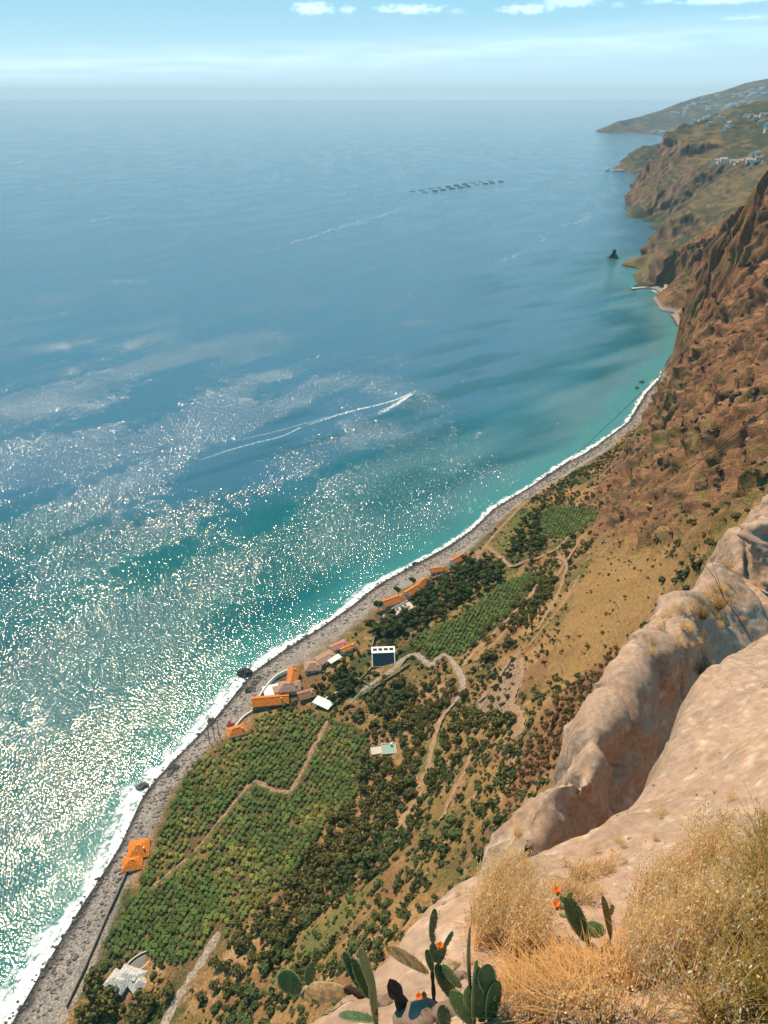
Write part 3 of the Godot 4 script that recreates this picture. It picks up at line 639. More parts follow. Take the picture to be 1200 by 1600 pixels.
func relief(called: String, f: Dictionary, x0: float, x1: float, z0: float, z1: float, step: float, floor_h: float, margin: float, shape: Callable, paint: Callable, mat: Material) -> MeshInstance3D:
	# a sheet over the height field, its points pushed out along the normal by shape(p, n), coloured by paint(p, n)
	var nx := int(round((x1 - x0) / step)) + 1
	var nz := int(round((z1 - z0) / step)) + 1
	var pos := PackedVector3Array()
	pos.resize(nx * nz)
	var keep := PackedByteArray()
	keep.resize(nx * nz)
	var inv := cam.transform.affine_inverse()
	for k in nz:
		var z := z0 + k * step
		for i in nx:
			var x := x0 + i * step
			var h := sample(f, x, z)
			var p := Vector3(x, h, z)
			var j := k * nx + i
			if h < floor_h:
				pos[j] = p
				continue
			var q := inv * p
			if q.z < -0.4 and absf(q.x / -q.z) < 0.52 + margin and absf(q.y / -q.z) < 0.693 + margin:
				keep[j] = 1
				var n := Vector3(sample(f, x - step, z) - sample(f, x + step, z), 2.0 * step, sample(f, x, z - step) - sample(f, x, z + step)).normalized()
				pos[j] = p + shape.call(p, n)
			else:
				pos[j] = p
	var used_at := PackedInt32Array()
	used_at.resize(nx * nz)
	used_at.fill(-1)
	var v := PackedVector3Array()
	var nn := PackedVector3Array()
	var col := PackedColorArray()
	var idx := PackedInt32Array()
	for k in nz - 1:
		for i in nx - 1:
			var j := k * nx + i
			if keep[j] + keep[j + 1] + keep[j + nx] + keep[j + nx + 1] < 4:
				continue
			for c: int in [j, j + 1, j + nx, j + nx + 1]:
				if used_at[c] < 0:
					used_at[c] = v.size()
					var ci := c % nx
					var ck := c / nx
					var l := pos[c - 1] if ci > 0 else pos[c]
					var r := pos[c + 1] if ci < nx - 1 else pos[c]
					var u := pos[c - nx] if ck > 0 else pos[c]
					var d := pos[c + nx] if ck < nz - 1 else pos[c]
					var n := (d - u).cross(r - l).normalized()
					v.append(pos[c])
					nn.append(n)
					col.append(paint.call(pos[c], n))
			idx.append_array(PackedInt32Array([used_at[j], used_at[j + 1], used_at[j + nx], used_at[j + 1], used_at[j + nx + 1], used_at[j + nx]]))
	var a := []
	a.resize(Mesh.ARRAY_MAX)
	a[Mesh.ARRAY_VERTEX] = v
	a[Mesh.ARRAY_NORMAL] = nn
	a[Mesh.ARRAY_COLOR] = col
	a[Mesh.ARRAY_INDEX] = idx
	var m := ArrayMesh.new()
	m.add_surface_from_arrays(Mesh.PRIMITIVE_TRIANGLES, a)
	print(called, " ", v.size(), " points ", idx.size() / 3, " triangles")
	var o := part(called, m, mat, self)
	return o


func mixc(a: Color, b: Color, t: float) -> Color:
	return a.lerp(b, clampf(t, 0.0, 1.0))


# ---------------------------------------------------------------- setting

func wave_texture(seed_: int, freq: float, gain: float) -> ImageTexture:
	var n := FastNoiseLite.new()
	n.seed = seed_
	n.noise_type = FastNoiseLite.TYPE_SIMPLEX_SMOOTH
	n.fractal_octaves = 2
	n.fractal_gain = gain
	n.frequency = freq
	# a tile that repeats without a seam: the margins are blended so that the waves keep their height there
	var size := 2048
	var edge := 160
	var big := size + edge
	var im := n.get_image(big, big)
	im.convert(Image.FORMAT_L8)
	var a := im.get_data()
	for y in big:
		var row := y * big
		for x in edge:
			var w := float(x) / edge
			var q := 1.0 - w
			a[row + x] = clampi(int(128.0 + ((a[row + x] - 128.0) * w + (a[row + size + x] - 128.0) * q) / sqrt(w * w + q * q)), 0, 255)
	for y in edge:
		var w := float(y) / edge
		var q := 1.0 - w
		var s := 1.0 / sqrt(w * w + q * q)
		for x in size:
			var i := y * big + x
			a[i] = clampi(int(128.0 + ((a[i] - 128.0) * w + (a[i + size * big] - 128.0) * q) * s), 0, 255)
	var done := Image.create_from_data(big, big, false, Image.FORMAT_L8, a)
	return ImageTexture.create_from_image(done.get_region(Rect2i(0, 0, size, size)))


func water(rough: float, depth_cm: float, tex: Texture2D) -> StandardMaterial3D:
	var m := StandardMaterial3D.new()
	m.vertex_color_use_as_albedo = true
	m.roughness = rough
	m.metallic_specular = 0.36
	m.heightmap_enabled = true
	m.heightmap_texture = tex
	m.heightmap_scale = depth_cm
	m.uv1_scale = Vector3(1.0 / 92.0, 1.0 / 148.0, 1.0)
	return m


func graded(lo: float, hi: float, dense_lo: float, dense_hi: float, step: float, grow: float) -> PackedFloat32Array:
	var mid := PackedFloat32Array()
	var x := dense_lo
	while x < dense_hi:
		mid.append(x)
		x += step
	mid.append(dense_hi)
	var s := step
	x = dense_hi
	while x < hi:
		s *= grow
		x = minf(x + s, hi)
		mid.append(x)
	var left := PackedFloat32Array()
	s = step
	x = dense_lo
	while x > lo:
		s *= grow
		x = maxf(x - s, lo)
		left.append(x)
	left.reverse()
	left.append_array(mid)
	return left


func coast_distance(x: float, z: float) -> float:
	var best := 1e12
	var p := Vector2(x, z)
	for i in range(0, COAST.size() - 2, 2):
		var a := Vector2(COAST[i], COAST[i + 1])
		var b := Vector2(COAST[i + 2], COAST[i + 3])
		var q := Geometry2D.get_closest_point_to_segment(p, a, b)
		best = minf(best, q.distance_squared_to(p))
	return sqrt(best)


func sea() -> void:
	var xs := graded(-30000.0, 30000.0, -560.0, 520.0, 7.0, 1.055)
	var zs := graded(-30000.0, 1500.0, -1250.0, -90.0, 7.0, 1.045)
	var nx := xs.size()
	var nz := zs.size()
	var v := PackedVector3Array()
	var nn := PackedVector3Array()
	var uv := PackedVector2Array()
	var col := PackedColorArray()
	var calm := PackedFloat32Array()
	var wind := Vector2(0.80, -0.60)
	var across := Vector2(0.60, 0.80)
	for k in nz:
		for i in nx:
			var x := xs[i]
			var z := zs[k]
			var p := Vector2(x, z)
			v.append(Vector3(x, 0.0, z))
			nn.append(Vector3.UP)
			uv.append(Vector2(p.dot(wind) + 5.0 * noise_s.get_noise_2d(x * 0.009, z * 0.009), p.dot(across) + 6.0 * noise_s.get_noise_2d(x * 0.008 + 90.0, z * 0.008)))
			# colour of the water itself: deep blue out at sea, green over the sandy shelf, milky where the surf stirs it up
			var dist := p.length()
			var d := coast_distance(x, z) if dist < 1700.0 and x > -760.0 else 3000.0
			var n1 := noise_a.get_noise_2d(x * 0.006, z * 0.006)
			var n2 := noise_b.get_noise_2d(p.dot(wind) * 0.004, p.dot(across) * 0.016)
			var bay := smoothstep(-380.0, -680.0, z)
			var deep := Color(0.050, 0.122, 0.188)
			var c := mixc(Color(0.001, 0.088, 0.094), deep, smoothstep(lerpf(90.0, 25.0, bay), lerpf(420.0, 190.0, bay), d + 110.0 * n1 * (1.0 - 0.6 * bay)))
			c = mixc(c, Color(0.004, 0.070, 0.090), smoothstep(0.0, 0.5, n2) * 0.7 * (1.0 - smoothstep(180.0, 380.0, d)))
			c = mixc(c, Color(0.11, 0.195, 0.215), (1.0 - smoothstep(5.0, 130.0, d + 90.0 * n2 + 20.0 * n1)) * 0.75 * smoothstep(-330.0, -640.0, z))
			c = mixc(c, Color(0.05, 0.20, 0.19), (1.0 - smoothstep(4.0, 42.0, d + 14.0 * n1)) * 0.8)
			col.append(c)
			calm.append(noise_a.get_noise_2d((x * 0.57 - z * 0.82) * 0.0030 + 5.0, (x * 0.82 + z * 0.57) * 0.011) + 0.25 * n1)
	var idx := [PackedInt32Array(), PackedInt32Array(), PackedInt32Array()]
	for k in nz - 1:
		for i in nx - 1:
			var j := k * nx + i
			var q := calm[j] + rng.randf_range(-0.16, 0.16)
			var s := 0 if q < 0.02 else (1 if q < 0.16 else 2)
			idx[s].append_array(PackedInt32Array([j, j + 1, j + nx, j + 1, j + nx + 1, j + nx]))
	var m := ArrayMesh.new()
	var tex := wave_texture(51, 0.030, 0.38)
	var mats := [water(0.10, 36.0, tex), water(0.10, 27.0, tex), water(0.095, 20.0, tex)]
	for s in 3:
		if idx[s].is_empty():
			continue
		var a := []
		a.resize(Mesh.ARRAY_MAX)
		a[Mesh.ARRAY_VERTEX] = v
		a[Mesh.ARRAY_NORMAL] = nn
		a[Mesh.ARRAY_TEX_UV] = uv
		a[Mesh.ARRAY_COLOR] = col
		a[Mesh.ARRAY_INDEX] = idx[s]
		m.add_surface_from_arrays(Mesh.PRIMITIVE_TRIANGLES, a)
		m.surface_set_material(m.get_surface_count() - 1, mats[s])
	var o := part("sea", m, null, self)
	tag(o, "blue green ocean reaching out to the hazy horizon", "sea", "", "structure")


func cliff_edge(z: float) -> float:
	# x of the line where the cultivated shelf ends and the bare sea cliff begins
	for i in range(0, CLIFF_LINE.size() - 2, 2):
		if z <= CLIFF_LINE[i + 1] and z >= CLIFF_LINE[i + 3]:
			return lerpf(CLIFF_LINE[i], CLIFF_LINE[i + 2], (z - CLIFF_LINE[i + 1]) / (CLIFF_LINE[i + 3] - CLIFF_LINE[i + 1]))
	return 90.0 if z > CLIFF_LINE[1] else 230.0


func craggy(p: Vector3, n: Vector3) -> float:
	# how much bare cliff there is at p: 0 on the cultivated shelf, 1 on the sea cliffs
	var c := smoothstep(-5.0, 9.0, p.x - cliff_edge(p.z) + 9.0 * noise_s.get_noise_2d(p.x * 0.03, p.z * 0.03))
	return c * smoothstep(0.97, 0.86, n.y)


func land_shape(p: Vector3, n: Vector3) -> Vector3:
	var c := craggy(p, n)
	var o := Vector3.UP * (noise_b.get_noise_2d(p.x * 0.05, p.z * 0.05) * 0.8 * smoothstep(2.0, 12.0, p.y))
	if c > 0.02:
		var q := p * 0.017
		var r := noise_r.get_noise_3d(q.x, q.y * 0.6, q.z)
		var r2 := noise_r.get_noise_3d(p.x * 0.06 + 5.0, p.y * 0.04, p.z * 0.06)
		var r3 := noise_a.get_noise_3d(p.x * 0.16, p.y * 0.11, p.z * 0.16)
		var blocks := noise_c.get_noise_3d(p.x + 4.0 * r3, p.y * 1.3, p.z + 4.0 * r3)
		var bed := fposmod(p.y * 0.115 + 0.9 * noise_s.get_noise_2d(p.x * 0.01, p.z * 0.01), 1.0)
		o += n * (c * (r * 11.0 + r2 * 4.0 + r3 * 1.6 - blocks * 5.0 + (smoothstep(0.0, 0.15, bed) - bed) * 4.5 - 9.0) * smoothstep(2.0, 75.0, p.y))
	elif p.y > 14.0:
		# old farming terraces: level strips with short steep risers
		var t := fposmod(p.y + 2.0 * noise_b.get_noise_2d(p.x * 0.012, p.z * 0.012), 5.5) / 5.5
		o += Vector3.UP * ((smoothstep(0.62, 1.0, t) - t) * 2.6 * smoothstep(-0.1, 0.25, noise_a.get_noise_2d(p.x * 0.01 + 70.0, p.z * 0.01)))
	return o


func land_paint(p: Vector3, n: Vector3) -> Color:
	var n1 := noise_a.get_noise_2d(p.x * 0.018, p.z * 0.018)
	var n2 := noise_b.get_noise_2d(p.x * 0.09, p.z * 0.09)
	var n3 := noise_s.get_noise_2d(p.x * 0.33, p.z * 0.33)
	var dry := Color(0.40, 0.225, 0.09)
	var olive := Color(0.15, 0.125, 0.04)
	var soil := Color(0.47, 0.28, 0.155)
	var c := mixc(dry, olive, 0.4 + n1 * 1.1 + n2 * 0.6)
	c = mixc(c, soil, smoothstep(0.18, 0.42, n2 * 0.8 + n3 * 0.25 - n1 * 0.3))
	c = mixc(c, Color(0.085, 0.10, 0.032), smoothstep(0.02, 0.3, noise_a.get_noise_2d(p.x * 0.022 - 60.0, p.z * 0.022) + 0.3 * n2) * smoothstep(75.0, 30.0, p.y))
	c = mixc(c, Color(0.24, 0.125, 0.06), smoothstep(0.05, 0.3, noise_a.get_noise_2d(p.x * 0.03 + 20.0, p.z * 0.03)) * 0.7)
	if p.z > -620.0 and p.x < 150.0 and p.y > 5.0:
		var q := Vector2(p.x + n3 * 2.5, p.z + n2 * 4.0)
		for a: Array in zone_list:
			var r: Rect2 = a[3]
			if r.has_point(q) and Geometry2D.is_point_in_polygon(q, a[0]):
				c = mixc(c, a[1], a[2] * (0.75 + 0.8 * n2 + 0.4 * n3))
	var k := craggy(p, n)
	if k > 0.05:
		var r := noise_a.get_noise_3d(p.x * 0.03, p.y * 0.03, p.z * 0.03)
		var r2 := noise_b.get_noise_3d(p.x * 0.12, p.y * 0.2, p.z * 0.12)
		var rock := mixc(Color(0.37, 0.185, 0.095), Color(0.13, 0.078, 0.05), smoothstep(-0.22, 0.12, r + r2 * 0.9))
		rock = mixc(rock, Color(0.24, 0.15, 0.07), smoothstep(0.0, 0.3, noise_a.get_noise_2d(p.x * 0.035 + 8.0, p.z * 0.035)) * 0.7)
		rock = mixc(rock, olive, smoothstep(0.15, 0.4, n1 + r2 * 0.6) * 0.6)
		var layer := noise_s.get_noise_2d(p.y * 0.11 + 2.5 * noise_s.get_noise_2d(p.x * 0.01, p.z * 0.01), 7.0)
		rock = mixc(rock, Color(0.30, 0.13, 0.07), smoothstep(0.05, 0.35, layer + 0.4 * r2) * 0.6)
		c = mixc(c, rock, k * 1.6)
	var beach := smoothstep(5.2, 3.4, p.y + n2 * 0.8)
	if beach > 0.0:
		var peb := mixc(Color(0.44, 0.37, 0.33), Color(0.33, 0.28, 0.25), 0.5 + n2 + n3 * 0.6)
		peb = mixc(peb, Color(0.055, 0.052, 0.052), smoothstep(1.4, 0.5, p.y + n2 * 0.5))
		c = mixc(c, peb, beach)
	return c


func hill_shape(p: Vector3, n: Vector3) -> Vector3:
	var steep := smoothstep(0.9, 0.6, n.y)
	var r := noise_r.get_noise_3d(p.x * 0.007, p.y * 0.006, p.z * 0.007)
	var t := fposmod(p.y + 6.0 * noise_b.get_noise_2d(p.x * 0.006, p.z * 0.006), 11.0) / 11.0
	var terrace := (smoothstep(0.55, 1.0, t) - t) * 7.0 * (1.0 - steep)
	var r2 := noise_r.get_noise_3d(p.x * 0.028 + 3.0, p.y * 0.02, p.z * 0.028)
	return n * ((r * 16.0 + r2 * 6.0) * (0.25 + steep)) + Vector3.UP * (terrace * smoothstep(15.0, 60.0, p.y))


func hill_paint(p: Vector3, n: Vector3) -> Color:
	var n1 := noise_a.get_noise_2d(p.x * 0.004, p.z * 0.004)
	var n2 := noise_b.get_noise_2d(p.x * 0.02, p.z * 0.02 + p.y * 0.03)
	var c := mixc(Color(0.035, 0.045, 0.024), Color(0.15, 0.10, 0.045), 0.16 + n1 * 1.3 + n2 * 0.9)
	var rock := mixc(Color(0.19, 0.11, 0.07), Color(0.05, 0.045, 0.042), 0.45 + n2 * 1.4 + n1)
	c = mixc(c, rock, smoothstep(0.82, 0.60, n.y + 0.15 * n2))
	return c


var zone_list := []


func zones() -> void:
	# what grows or lies bare where, on the shelf
	for a: Array in [
		[MEADOW_A, Color(0.37, 0.225, 0.085), 0.8], [HEATH_A, Color(0.26, 0.13, 0.065), 0.9],
		[BANANA_A, Color(0.17, 0.115, 0.055), 0.9], [BANANA_B, Color(0.10, 0.09, 0.035), 0.9], [BANANA_C, Color(0.08, 0.09, 0.03), 0.9],
		[ORCHARD_A, Color(0.42, 0.245, 0.115), 0.75], [WOOD_A, Color(0.10, 0.095, 0.04), 0.9], [WOOD_B, Color(0.09, 0.10, 0.035), 0.9], [WOOD_C, Color(0.10, 0.10, 0.035), 0.8],
		[GREEN_A, Color(0.24, 0.20, 0.06), 0.8], [GREEN_B, Color(0.14, 0.16, 0.045), 0.9], [GREEN_C, Color(0.15, 0.155, 0.045), 0.9], [GREEN_D, Color(0.16, 0.16, 0.05), 0.8],
		[LAWN_A, Color(0.15, 0.16, 0.035), 1.2], [LAWN_B, Color(0.07, 0.11, 0.03), 1.2], [SOIL_A, Color(0.38, 0.26, 0.19), 1.0], [SOIL_B, Color(0.50, 0.29, 0.16), 1.0], [SOIL_C, Color(0.50, 0.29, 0.16), 1.0], [SOIL_D, Color(0.50, 0.29, 0.16), 0.9],
	]:
		var p := poly(a[0])
		var r := Rect2(p[0], Vector2.ZERO)
		for q in p:
			r = r.expand(q)
		zone_list.append([p, a[1], a[2], r])


func terrain() -> void:
	zones()
	land = field(SURVEY, -240.0, 640.0, -1300.0, -15.0, 3.0, 3, -30.0)
	land_far = field(SURVEY, 360.0, 2050.0, -3200.0, -1200.0, 8.0, 1, -30.0)
	tag(relief("cliff_terrain", land, -240.0, 640.0, -1290.0, -30.0, 1.75, -2.0, 0.12, land_shape, land_paint, M.ground), "steep brown sea cliff and cultivated shelf along the pebble beach", "cliff", "", "structure")
	tag(relief("hill_terrain", land_far, 360.0, 2050.0, -3188.0, -1288.0, 4.0, -3.0, 0.06, hill_shape, hill_paint, M.far_hill), "terraced green headland with villages beyond the dark buttress", "hill", "", "structure")
	var f2 := field(HEADLAND_B, 1000.0, 1620.0, -4300.0, -3300.0, 8.0, 1, -30.0)
	tag(relief("headland_terrain", f2, 1000.0, 1620.0, -4300.0, -3300.0, 8.0, -3.0, 0.06, hill_shape, hill_paint, M.far_hill), "low dark headland with a small harbour at its foot", "headland", "", "structure")
	var f3 := field(HEADLAND_C, 2100.0, 6100.0, -11600.0, -6800.0, 25.0, 1, -30.0)
	tag(relief("mountain_terrain", f3, 2100.0, 6100.0, -11600.0, -6800.0, 25.0, -4.0, 0.06, hill_shape, hill_paint, M.far_hill), "hazy far mountain slope descending to the sea", "mountain", "", "structure")


func rock_shape(p: Vector3, n: Vector3) -> Vector3:
	var r := noise_a.get_noise_3d(p.x * 0.55, p.y * 0.55, p.z * 0.55) * 0.13
	var r2 := noise_b.get_noise_3d(p.x * 2.3, p.y * 2.3, p.z * 2.3) * 0.035
	var crack := maxf(0.0, 0.035 - absf(noise_s.get_noise_3d(p.x * 0.5 + 31.0, p.y * 0.9, p.z * 0.5))) * -1.6
	var pit := minf(0.0, 0.30 - noise_b.get_noise_3d(p.x * 5.0, p.y * 5.0, p.z * 5.0)) * 0.12
	return n * (r + r2 + crack + pit)


func spur_shape(p: Vector3, n: Vector3) -> Vector3:
	# rounded bulges with creases between them, layered where the face is steep
	var steep := smoothstep(0.75, 0.35, n.y)
	var r := noise_s.get_noise_3d(p.x * 0.30, p.y * 0.30, p.z * 0.30) * 0.42 - maxf(0.0, 0.12 - absf(noise_s.get_noise_3d(p.x * 0.36 + 8.0, p.y * 0.16, p.z * 0.36))) * 1.7
	var r2 := noise_a.get_noise_3d(p.x * 0.9 + 3.0, p.y * 0.7, p.z * 0.9) * 0.15
	var bed := noise_b.get_noise_3d(p.x * 0.9, p.y * 3.8, p.z * 0.9) * 0.15 * steep
	return n * (r + r2 + bed + noise_b.get_noise_3d(p.x * 4.0, p.y * 4.0, p.z * 4.0) * 0.03)


func rock_paint(p: Vector3, n: Vector3) -> Color:
	var n1 := noise_a.get_noise_3d(p.x * 0.45, p.y * 0.45, p.z * 0.45)
	var n2 := noise_b.get_noise_3d(p.x * 4.5, p.y * 4.5, p.z * 4.5)
	var n3 := noise_b.get_noise_3d(p.x * 1.2 + 20.0, p.y * 2.0, p.z * 0.8)
	var c := mixc(Color(0.435, 0.295, 0.215), Color(0.375, 0.26, 0.195), 0.5 + n1 * 1.2)
	c = mixc(c, Color(0.49, 0.355, 0.265), smoothstep(0.18, 0.5, n3) * 0.8)
	c = mixc(c, Color(0.34, 0.215, 0.14), smoothstep(0.15, 0.5, n1 + n2 * 0.35) * 0.6)
	# pale lichen rosettes and rusty stains with clear outlines
	c = mixc(c, Color(0.54, 0.45, 0.37), smoothstep(0.40, 0.46, n2 + 0.25 * n3) * 0.7)
	c = mixc(c, Color(0.40, 0.22, 0.12), smoothstep(0.34, 0.40, n3 - 0.3 * n2) * 0.45)
	return c * (1.0 + 0.10 * n2)


var ledge_f: Dictionary
var spur_f: Dictionary


func rocks_near() -> void:
	ledge_f = field(LEDGE, -3.0, 14.0, -14.0, -0.4, 0.05, 2, 250.0)
	tag(relief("ledge_rock", ledge_f, -2.5, 13.0, -13.0, -0.5, 0.05, 266.0, 0.25, rock_shape, rock_paint, M.rock), "smooth tan rock ledge sloping away below the viewpoint", "rock ledge", "", "structure")
	spur_f = field(SPUR, -2.0, 26.0, -36.0, -5.0, 0.10, 5, 240.0)
	tag(relief("spur_rock", spur_f, -1.5, 24.0, -34.0, -6.0, 0.09, 252.0, 0.2, spur_shape, rock_paint, M.rock), "lumpy tan rock spur standing beyond the ledge across a dark cleft", "rock spur", "", "structure")


# ---------------------------------------------------------------- paths, surf and walls

func surface(x: float, z: float) -> float:
	var h := ground(x, z)
	return h + noise_b.get_noise_2d(x * 0.05, z * 0.05) * 0.8 * smoothstep(2.0, 12.0, h)


func line_of(flat: Array) -> PackedVector2Array:
	# a smooth polyline through x, z pairs, a point each metre or so
	var c := Curve2D.new()
	var p := PackedVector2Array()
	for i in range(0, flat.size(), 2):
		p.append(Vector2(flat[i], flat[i + 1]))
	for i in p.size():
		var t := (p[mini(i + 1, p.size() - 1)] - p[maxi(i - 1, 0)]) / 6.0
		c.add_point(p[i], -t, t)
	c.bake_interval = 1.0
	return c.get_baked_points()


func sheet(rows: Array, cols: Array, wide: int) -> ArrayMesh:
	# a grid of points (wide per row) with colours
	var v := PackedVector3Array(rows)
	var idx := PackedInt32Array()
	var n := v.size() / wide
	var nn := PackedVector3Array()
	for k in n:
		for i in wide:
			var a := v[k * wide + maxi(i - 1, 0)]
			var b := v[k * wide + mini(i + 1, wide - 1)]
			var c := v[maxi(k - 1, 0) * wide + i]
			var d := v[mini(k + 1, n - 1) * wide + i]
			var up := (b - a).cross(d - c).normalized()
			nn.append(up if up.y > 0.0 else -up)
	var turned := (v[1] - v[0]).cross(v[wide] - v[0]).y > 0.0
	for k in n - 1:
		for i in wide - 1:
			var j := k * wide + i
			if turned:
				idx.append_array(PackedInt32Array([j, j + wide, j + 1, j + 1, j + wide, j + wide + 1]))
			else:
				idx.append_array(PackedInt32Array([j, j + 1, j + wide, j + 1, j + wide + 1, j + wide]))
	var a := []
	a.resize(Mesh.ARRAY_MAX)
	a[Mesh.ARRAY_VERTEX] = v
	a[Mesh.ARRAY_NORMAL] = nn
	a[Mesh.ARRAY_COLOR] = PackedColorArray(cols)
	a[Mesh.ARRAY_INDEX] = idx
	var m := ArrayMesh.new()
	m.add_surface_from_arrays(Mesh.PRIMITIVE_TRIANGLES, a)
	return m


func paths() -> void:
	for q: Array in PATHS:
		var l := line_of(q[2])
		var rows := []
		var cols := []
		for i in l.size():
			var t := (l[mini(i + 1, l.size() - 1)] - l[maxi(i - 1, 0)]).normalized()
			var side := Vector2(-t.y, t.x)
			var w: float = q[0] * 0.5 * (1.0 + 0.45 * noise_s.get_noise_2d(l[i].x * 0.21, l[i].y * 0.21))
			for k in 5:
				var f := (k - 2) / 2.0
				var p := l[i] + side * f * w
				rows.append(Vector3(p.x, surface(p.x, p.y) + (0.30 if absf(f) < 0.9 else -0.10), p.y))
				var tone := 0.5 + 0.9 * noise_b.get_noise_2d(p.x * 0.2, p.y * 0.2)
				cols.append(mixc(Color(0.46, 0.29, 0.18), Color(0.36, 0.23, 0.14), tone) if q[1] == 0 else mixc(Color(0.46, 0.37, 0.30), Color(0.37, 0.29, 0.23), tone))
		tag(part("dirt_path" if q[1] == 0 else "paved_path", sheet(rows, cols, 5), M.ground, self), "pale path winding across the cultivated shelf", "path", "paths on the shelf", "structure")


func surf() -> void:
	# foam of the waves breaking along the pebbles
	var l := line_of(COAST.slice(0, 62))
	var rows := []
	var cols := []
	var wide := 34
	for i in l.size():
		var t := (l[mini(i + 3, l.size() - 1)] - l[maxi(i - 3, 0)]).normalized()
		var out := Vector2(t.y, -t.x)
		var along := float(i)
		var reach := lerpf(15.0, 6.0, smoothstep(150.0, 520.0, along)) * (1.0 + 0.6 * noise_s.get_noise_1d(along * 0.02) + 0.35 * noise_s.get_noise_1d(along * 0.07 + 50.0))
		for k in wide:
			var d := -2.5 + 30.0 * pow(k / float(wide - 1), 1.5)
			var p := l[i] + out * d
			rows.append(Vector3(p.x, 0.14, p.y))
			var f := 1.0 - smoothstep(0.15, 1.0, d / reach)
			var n := noise_b.get_noise_2d(along * 0.07, d * 0.30) * 0.9 + noise_a.get_noise_2d(p.x * 0.45, p.y * 0.45) * 0.75
			var lip := exp(-pow((d - 1.0 - 1.6 * noise_s.get_noise_1d(along * 0.06)) / 1.3, 2.0))
			var a := smoothstep(0.42, 0.95, f * 0.95 + n * 0.75) * f + lip * 0.85 * smoothstep(-0.5, 0.2, n)
			if k == wide - 1:
				a = 0.0
			cols.append(Color(0.78, 0.80, 0.80, clampf(a, 0.0, 0.95)))
	var m := StandardMaterial3D.new()
	m.vertex_color_use_as_albedo = true
	m.transparency = BaseMaterial3D.TRANSPARENCY_ALPHA
	m.roughness = 0.9
	M.foam = m
	tag(part("surf_foam", sheet(rows, cols, wide), m, self), "white surf foam breaking along the pebble beach", "foam", "", "stuff")
	# wake of the speedboat
	rows = []
	cols = []
	var joined := ArrayMesh.new()
	for q: Array in WAKES:
		rows = []
		cols = []
		l = line_of(q[2])
		for i in l.size():
			var t := (l[mini(i + 2, l.size() - 1)] - l[maxi(i - 2, 0)]).normalized()
			var side := Vector2(-t.y, t.x)
			var f := i / float(l.size() - 1)
			for k in 9:
				var s := (k - 4) / 4.0
				var p: Vector2 = l[i] + side * s * q[0] * (1.7 + 1.2 * f + 0.5 * noise_s.get_noise_1d(i * 0.1))
				rows.append(Vector3(p.x, 0.16, p.y))
				var n := noise_a.get_noise_2d(p.x * 0.35, p.y * 0.35)
				var a: float = 0.8 * q[1] * (1.0 - s * s) * smoothstep(-0.25, 0.3, n + 0.35 - f * 0.45) * (1.0 - smoothstep(0.8, 1.0, f))
				cols.append(Color(0.80, 0.82, 0.82, clampf(a, 0.0, 1.0)))
		joined.add_surface_from_arrays(Mesh.PRIMITIVE_TRIANGLES, sheet(rows, cols, 9).surface_get_arrays(0))
	tag(part("boat_wake", joined, M.foam, self), "white foamy wake trailing behind the small speedboat", "wake", "", "stuff")


func streaks() -> void:
	# long thin lines of old foam drifting in the bay
	var joined := ArrayMesh.new()
	for q: Array in STREAKS:
		var l := line_of(q[2])
		var step := maxi(1, l.size() / 260)
		var rows := []
		var cols := []
		for i in range(0, l.size(), step):
			var t := (l[mini(i + step, l.size() - 1)] - l[maxi(i - step, 0)]).normalized()
			var side := Vector2(-t.y, t.x)
			var wander: float = q[0] * 2.5 * noise_s.get_noise_2d(i * 0.02, q[0])
			var ends := smoothstep(0.0, 0.15, i / float(l.size())) * (1.0 - smoothstep(0.8, 1.0, i / float(l.size())))
			for k in 7:
				var s := (k - 3) / 3.0
				var p: Vector2 = l[i] + side * (s * q[0] * (0.8 + 0.6 * noise_s.get_noise_1d(i * 0.05)) + wander)
				rows.append(Vector3(p.x, 0.12, p.y))
				var n := noise_a.get_noise_2d(p.x * 0.006, p.y * 0.003)
				cols.append(Color(0.70, 0.74, 0.75, clampf(q[1] * (1.0 - s * s) * smoothstep(-0.5, 0.35, n) * ends, 0.0, 1.0)))
		joined.add_surface_from_arrays(Mesh.PRIMITIVE_TRIANGLES, sheet(rows, cols, 7).surface_get_arrays(0))
	tag(part("foam_streaks", joined, M.foam, self), "thin pale foam lines drifting on the open water", "foam", "", "stuff")


func box(st: SurfaceTool, c: Vector3, s: Vector3, b := Basis.IDENTITY) -> void:
	var h := s * 0.5
	for f: Array in [[Vector3.RIGHT, Vector3.UP, Vector3.BACK], [Vector3.LEFT, Vector3.UP, Vector3.FORWARD], [Vector3.UP, Vector3.BACK, Vector3.RIGHT], [Vector3.DOWN, Vector3.FORWARD, Vector3.RIGHT], [Vector3.BACK, Vector3.UP, Vector3.LEFT], [Vector3.FORWARD, Vector3.UP, Vector3.RIGHT]]:
		var n: Vector3 = f[0]
		var u: Vector3 = f[1]
		var w: Vector3 = n.cross(u)
		var o := n * h
		quad(st, c + b * (o - u * h - w * h), c + b * (o + u * h - w * h), c + b * (o + u * h + w * h), c + b * (o - u * h + w * h), b * n)


func quad(st: SurfaceTool, a: Vector3, b: Vector3, c: Vector3, d: Vector3, n := Vector3.ZERO) -> void:
	var m := n if n != Vector3.ZERO else (c - a).cross(b - a).normalized()
	if (c - a).cross(b - a).dot(m) < 0.0:
		var t := b
		b = d
		d = t
	for p: Vector3 in [a, b, c, a, c, d]:
		st.set_normal(m)
		st.add_vertex(p)


func tri(st: SurfaceTool, a: Vector3, b: Vector3, c: Vector3, n: Vector3) -> void:
	if (c - a).cross(b - a).dot(n) < 0.0:
		var t := b
		b = c
		c = t
	for p: Vector3 in [a, b, c]:
		st.set_normal(n)
		st.add_vertex(p)


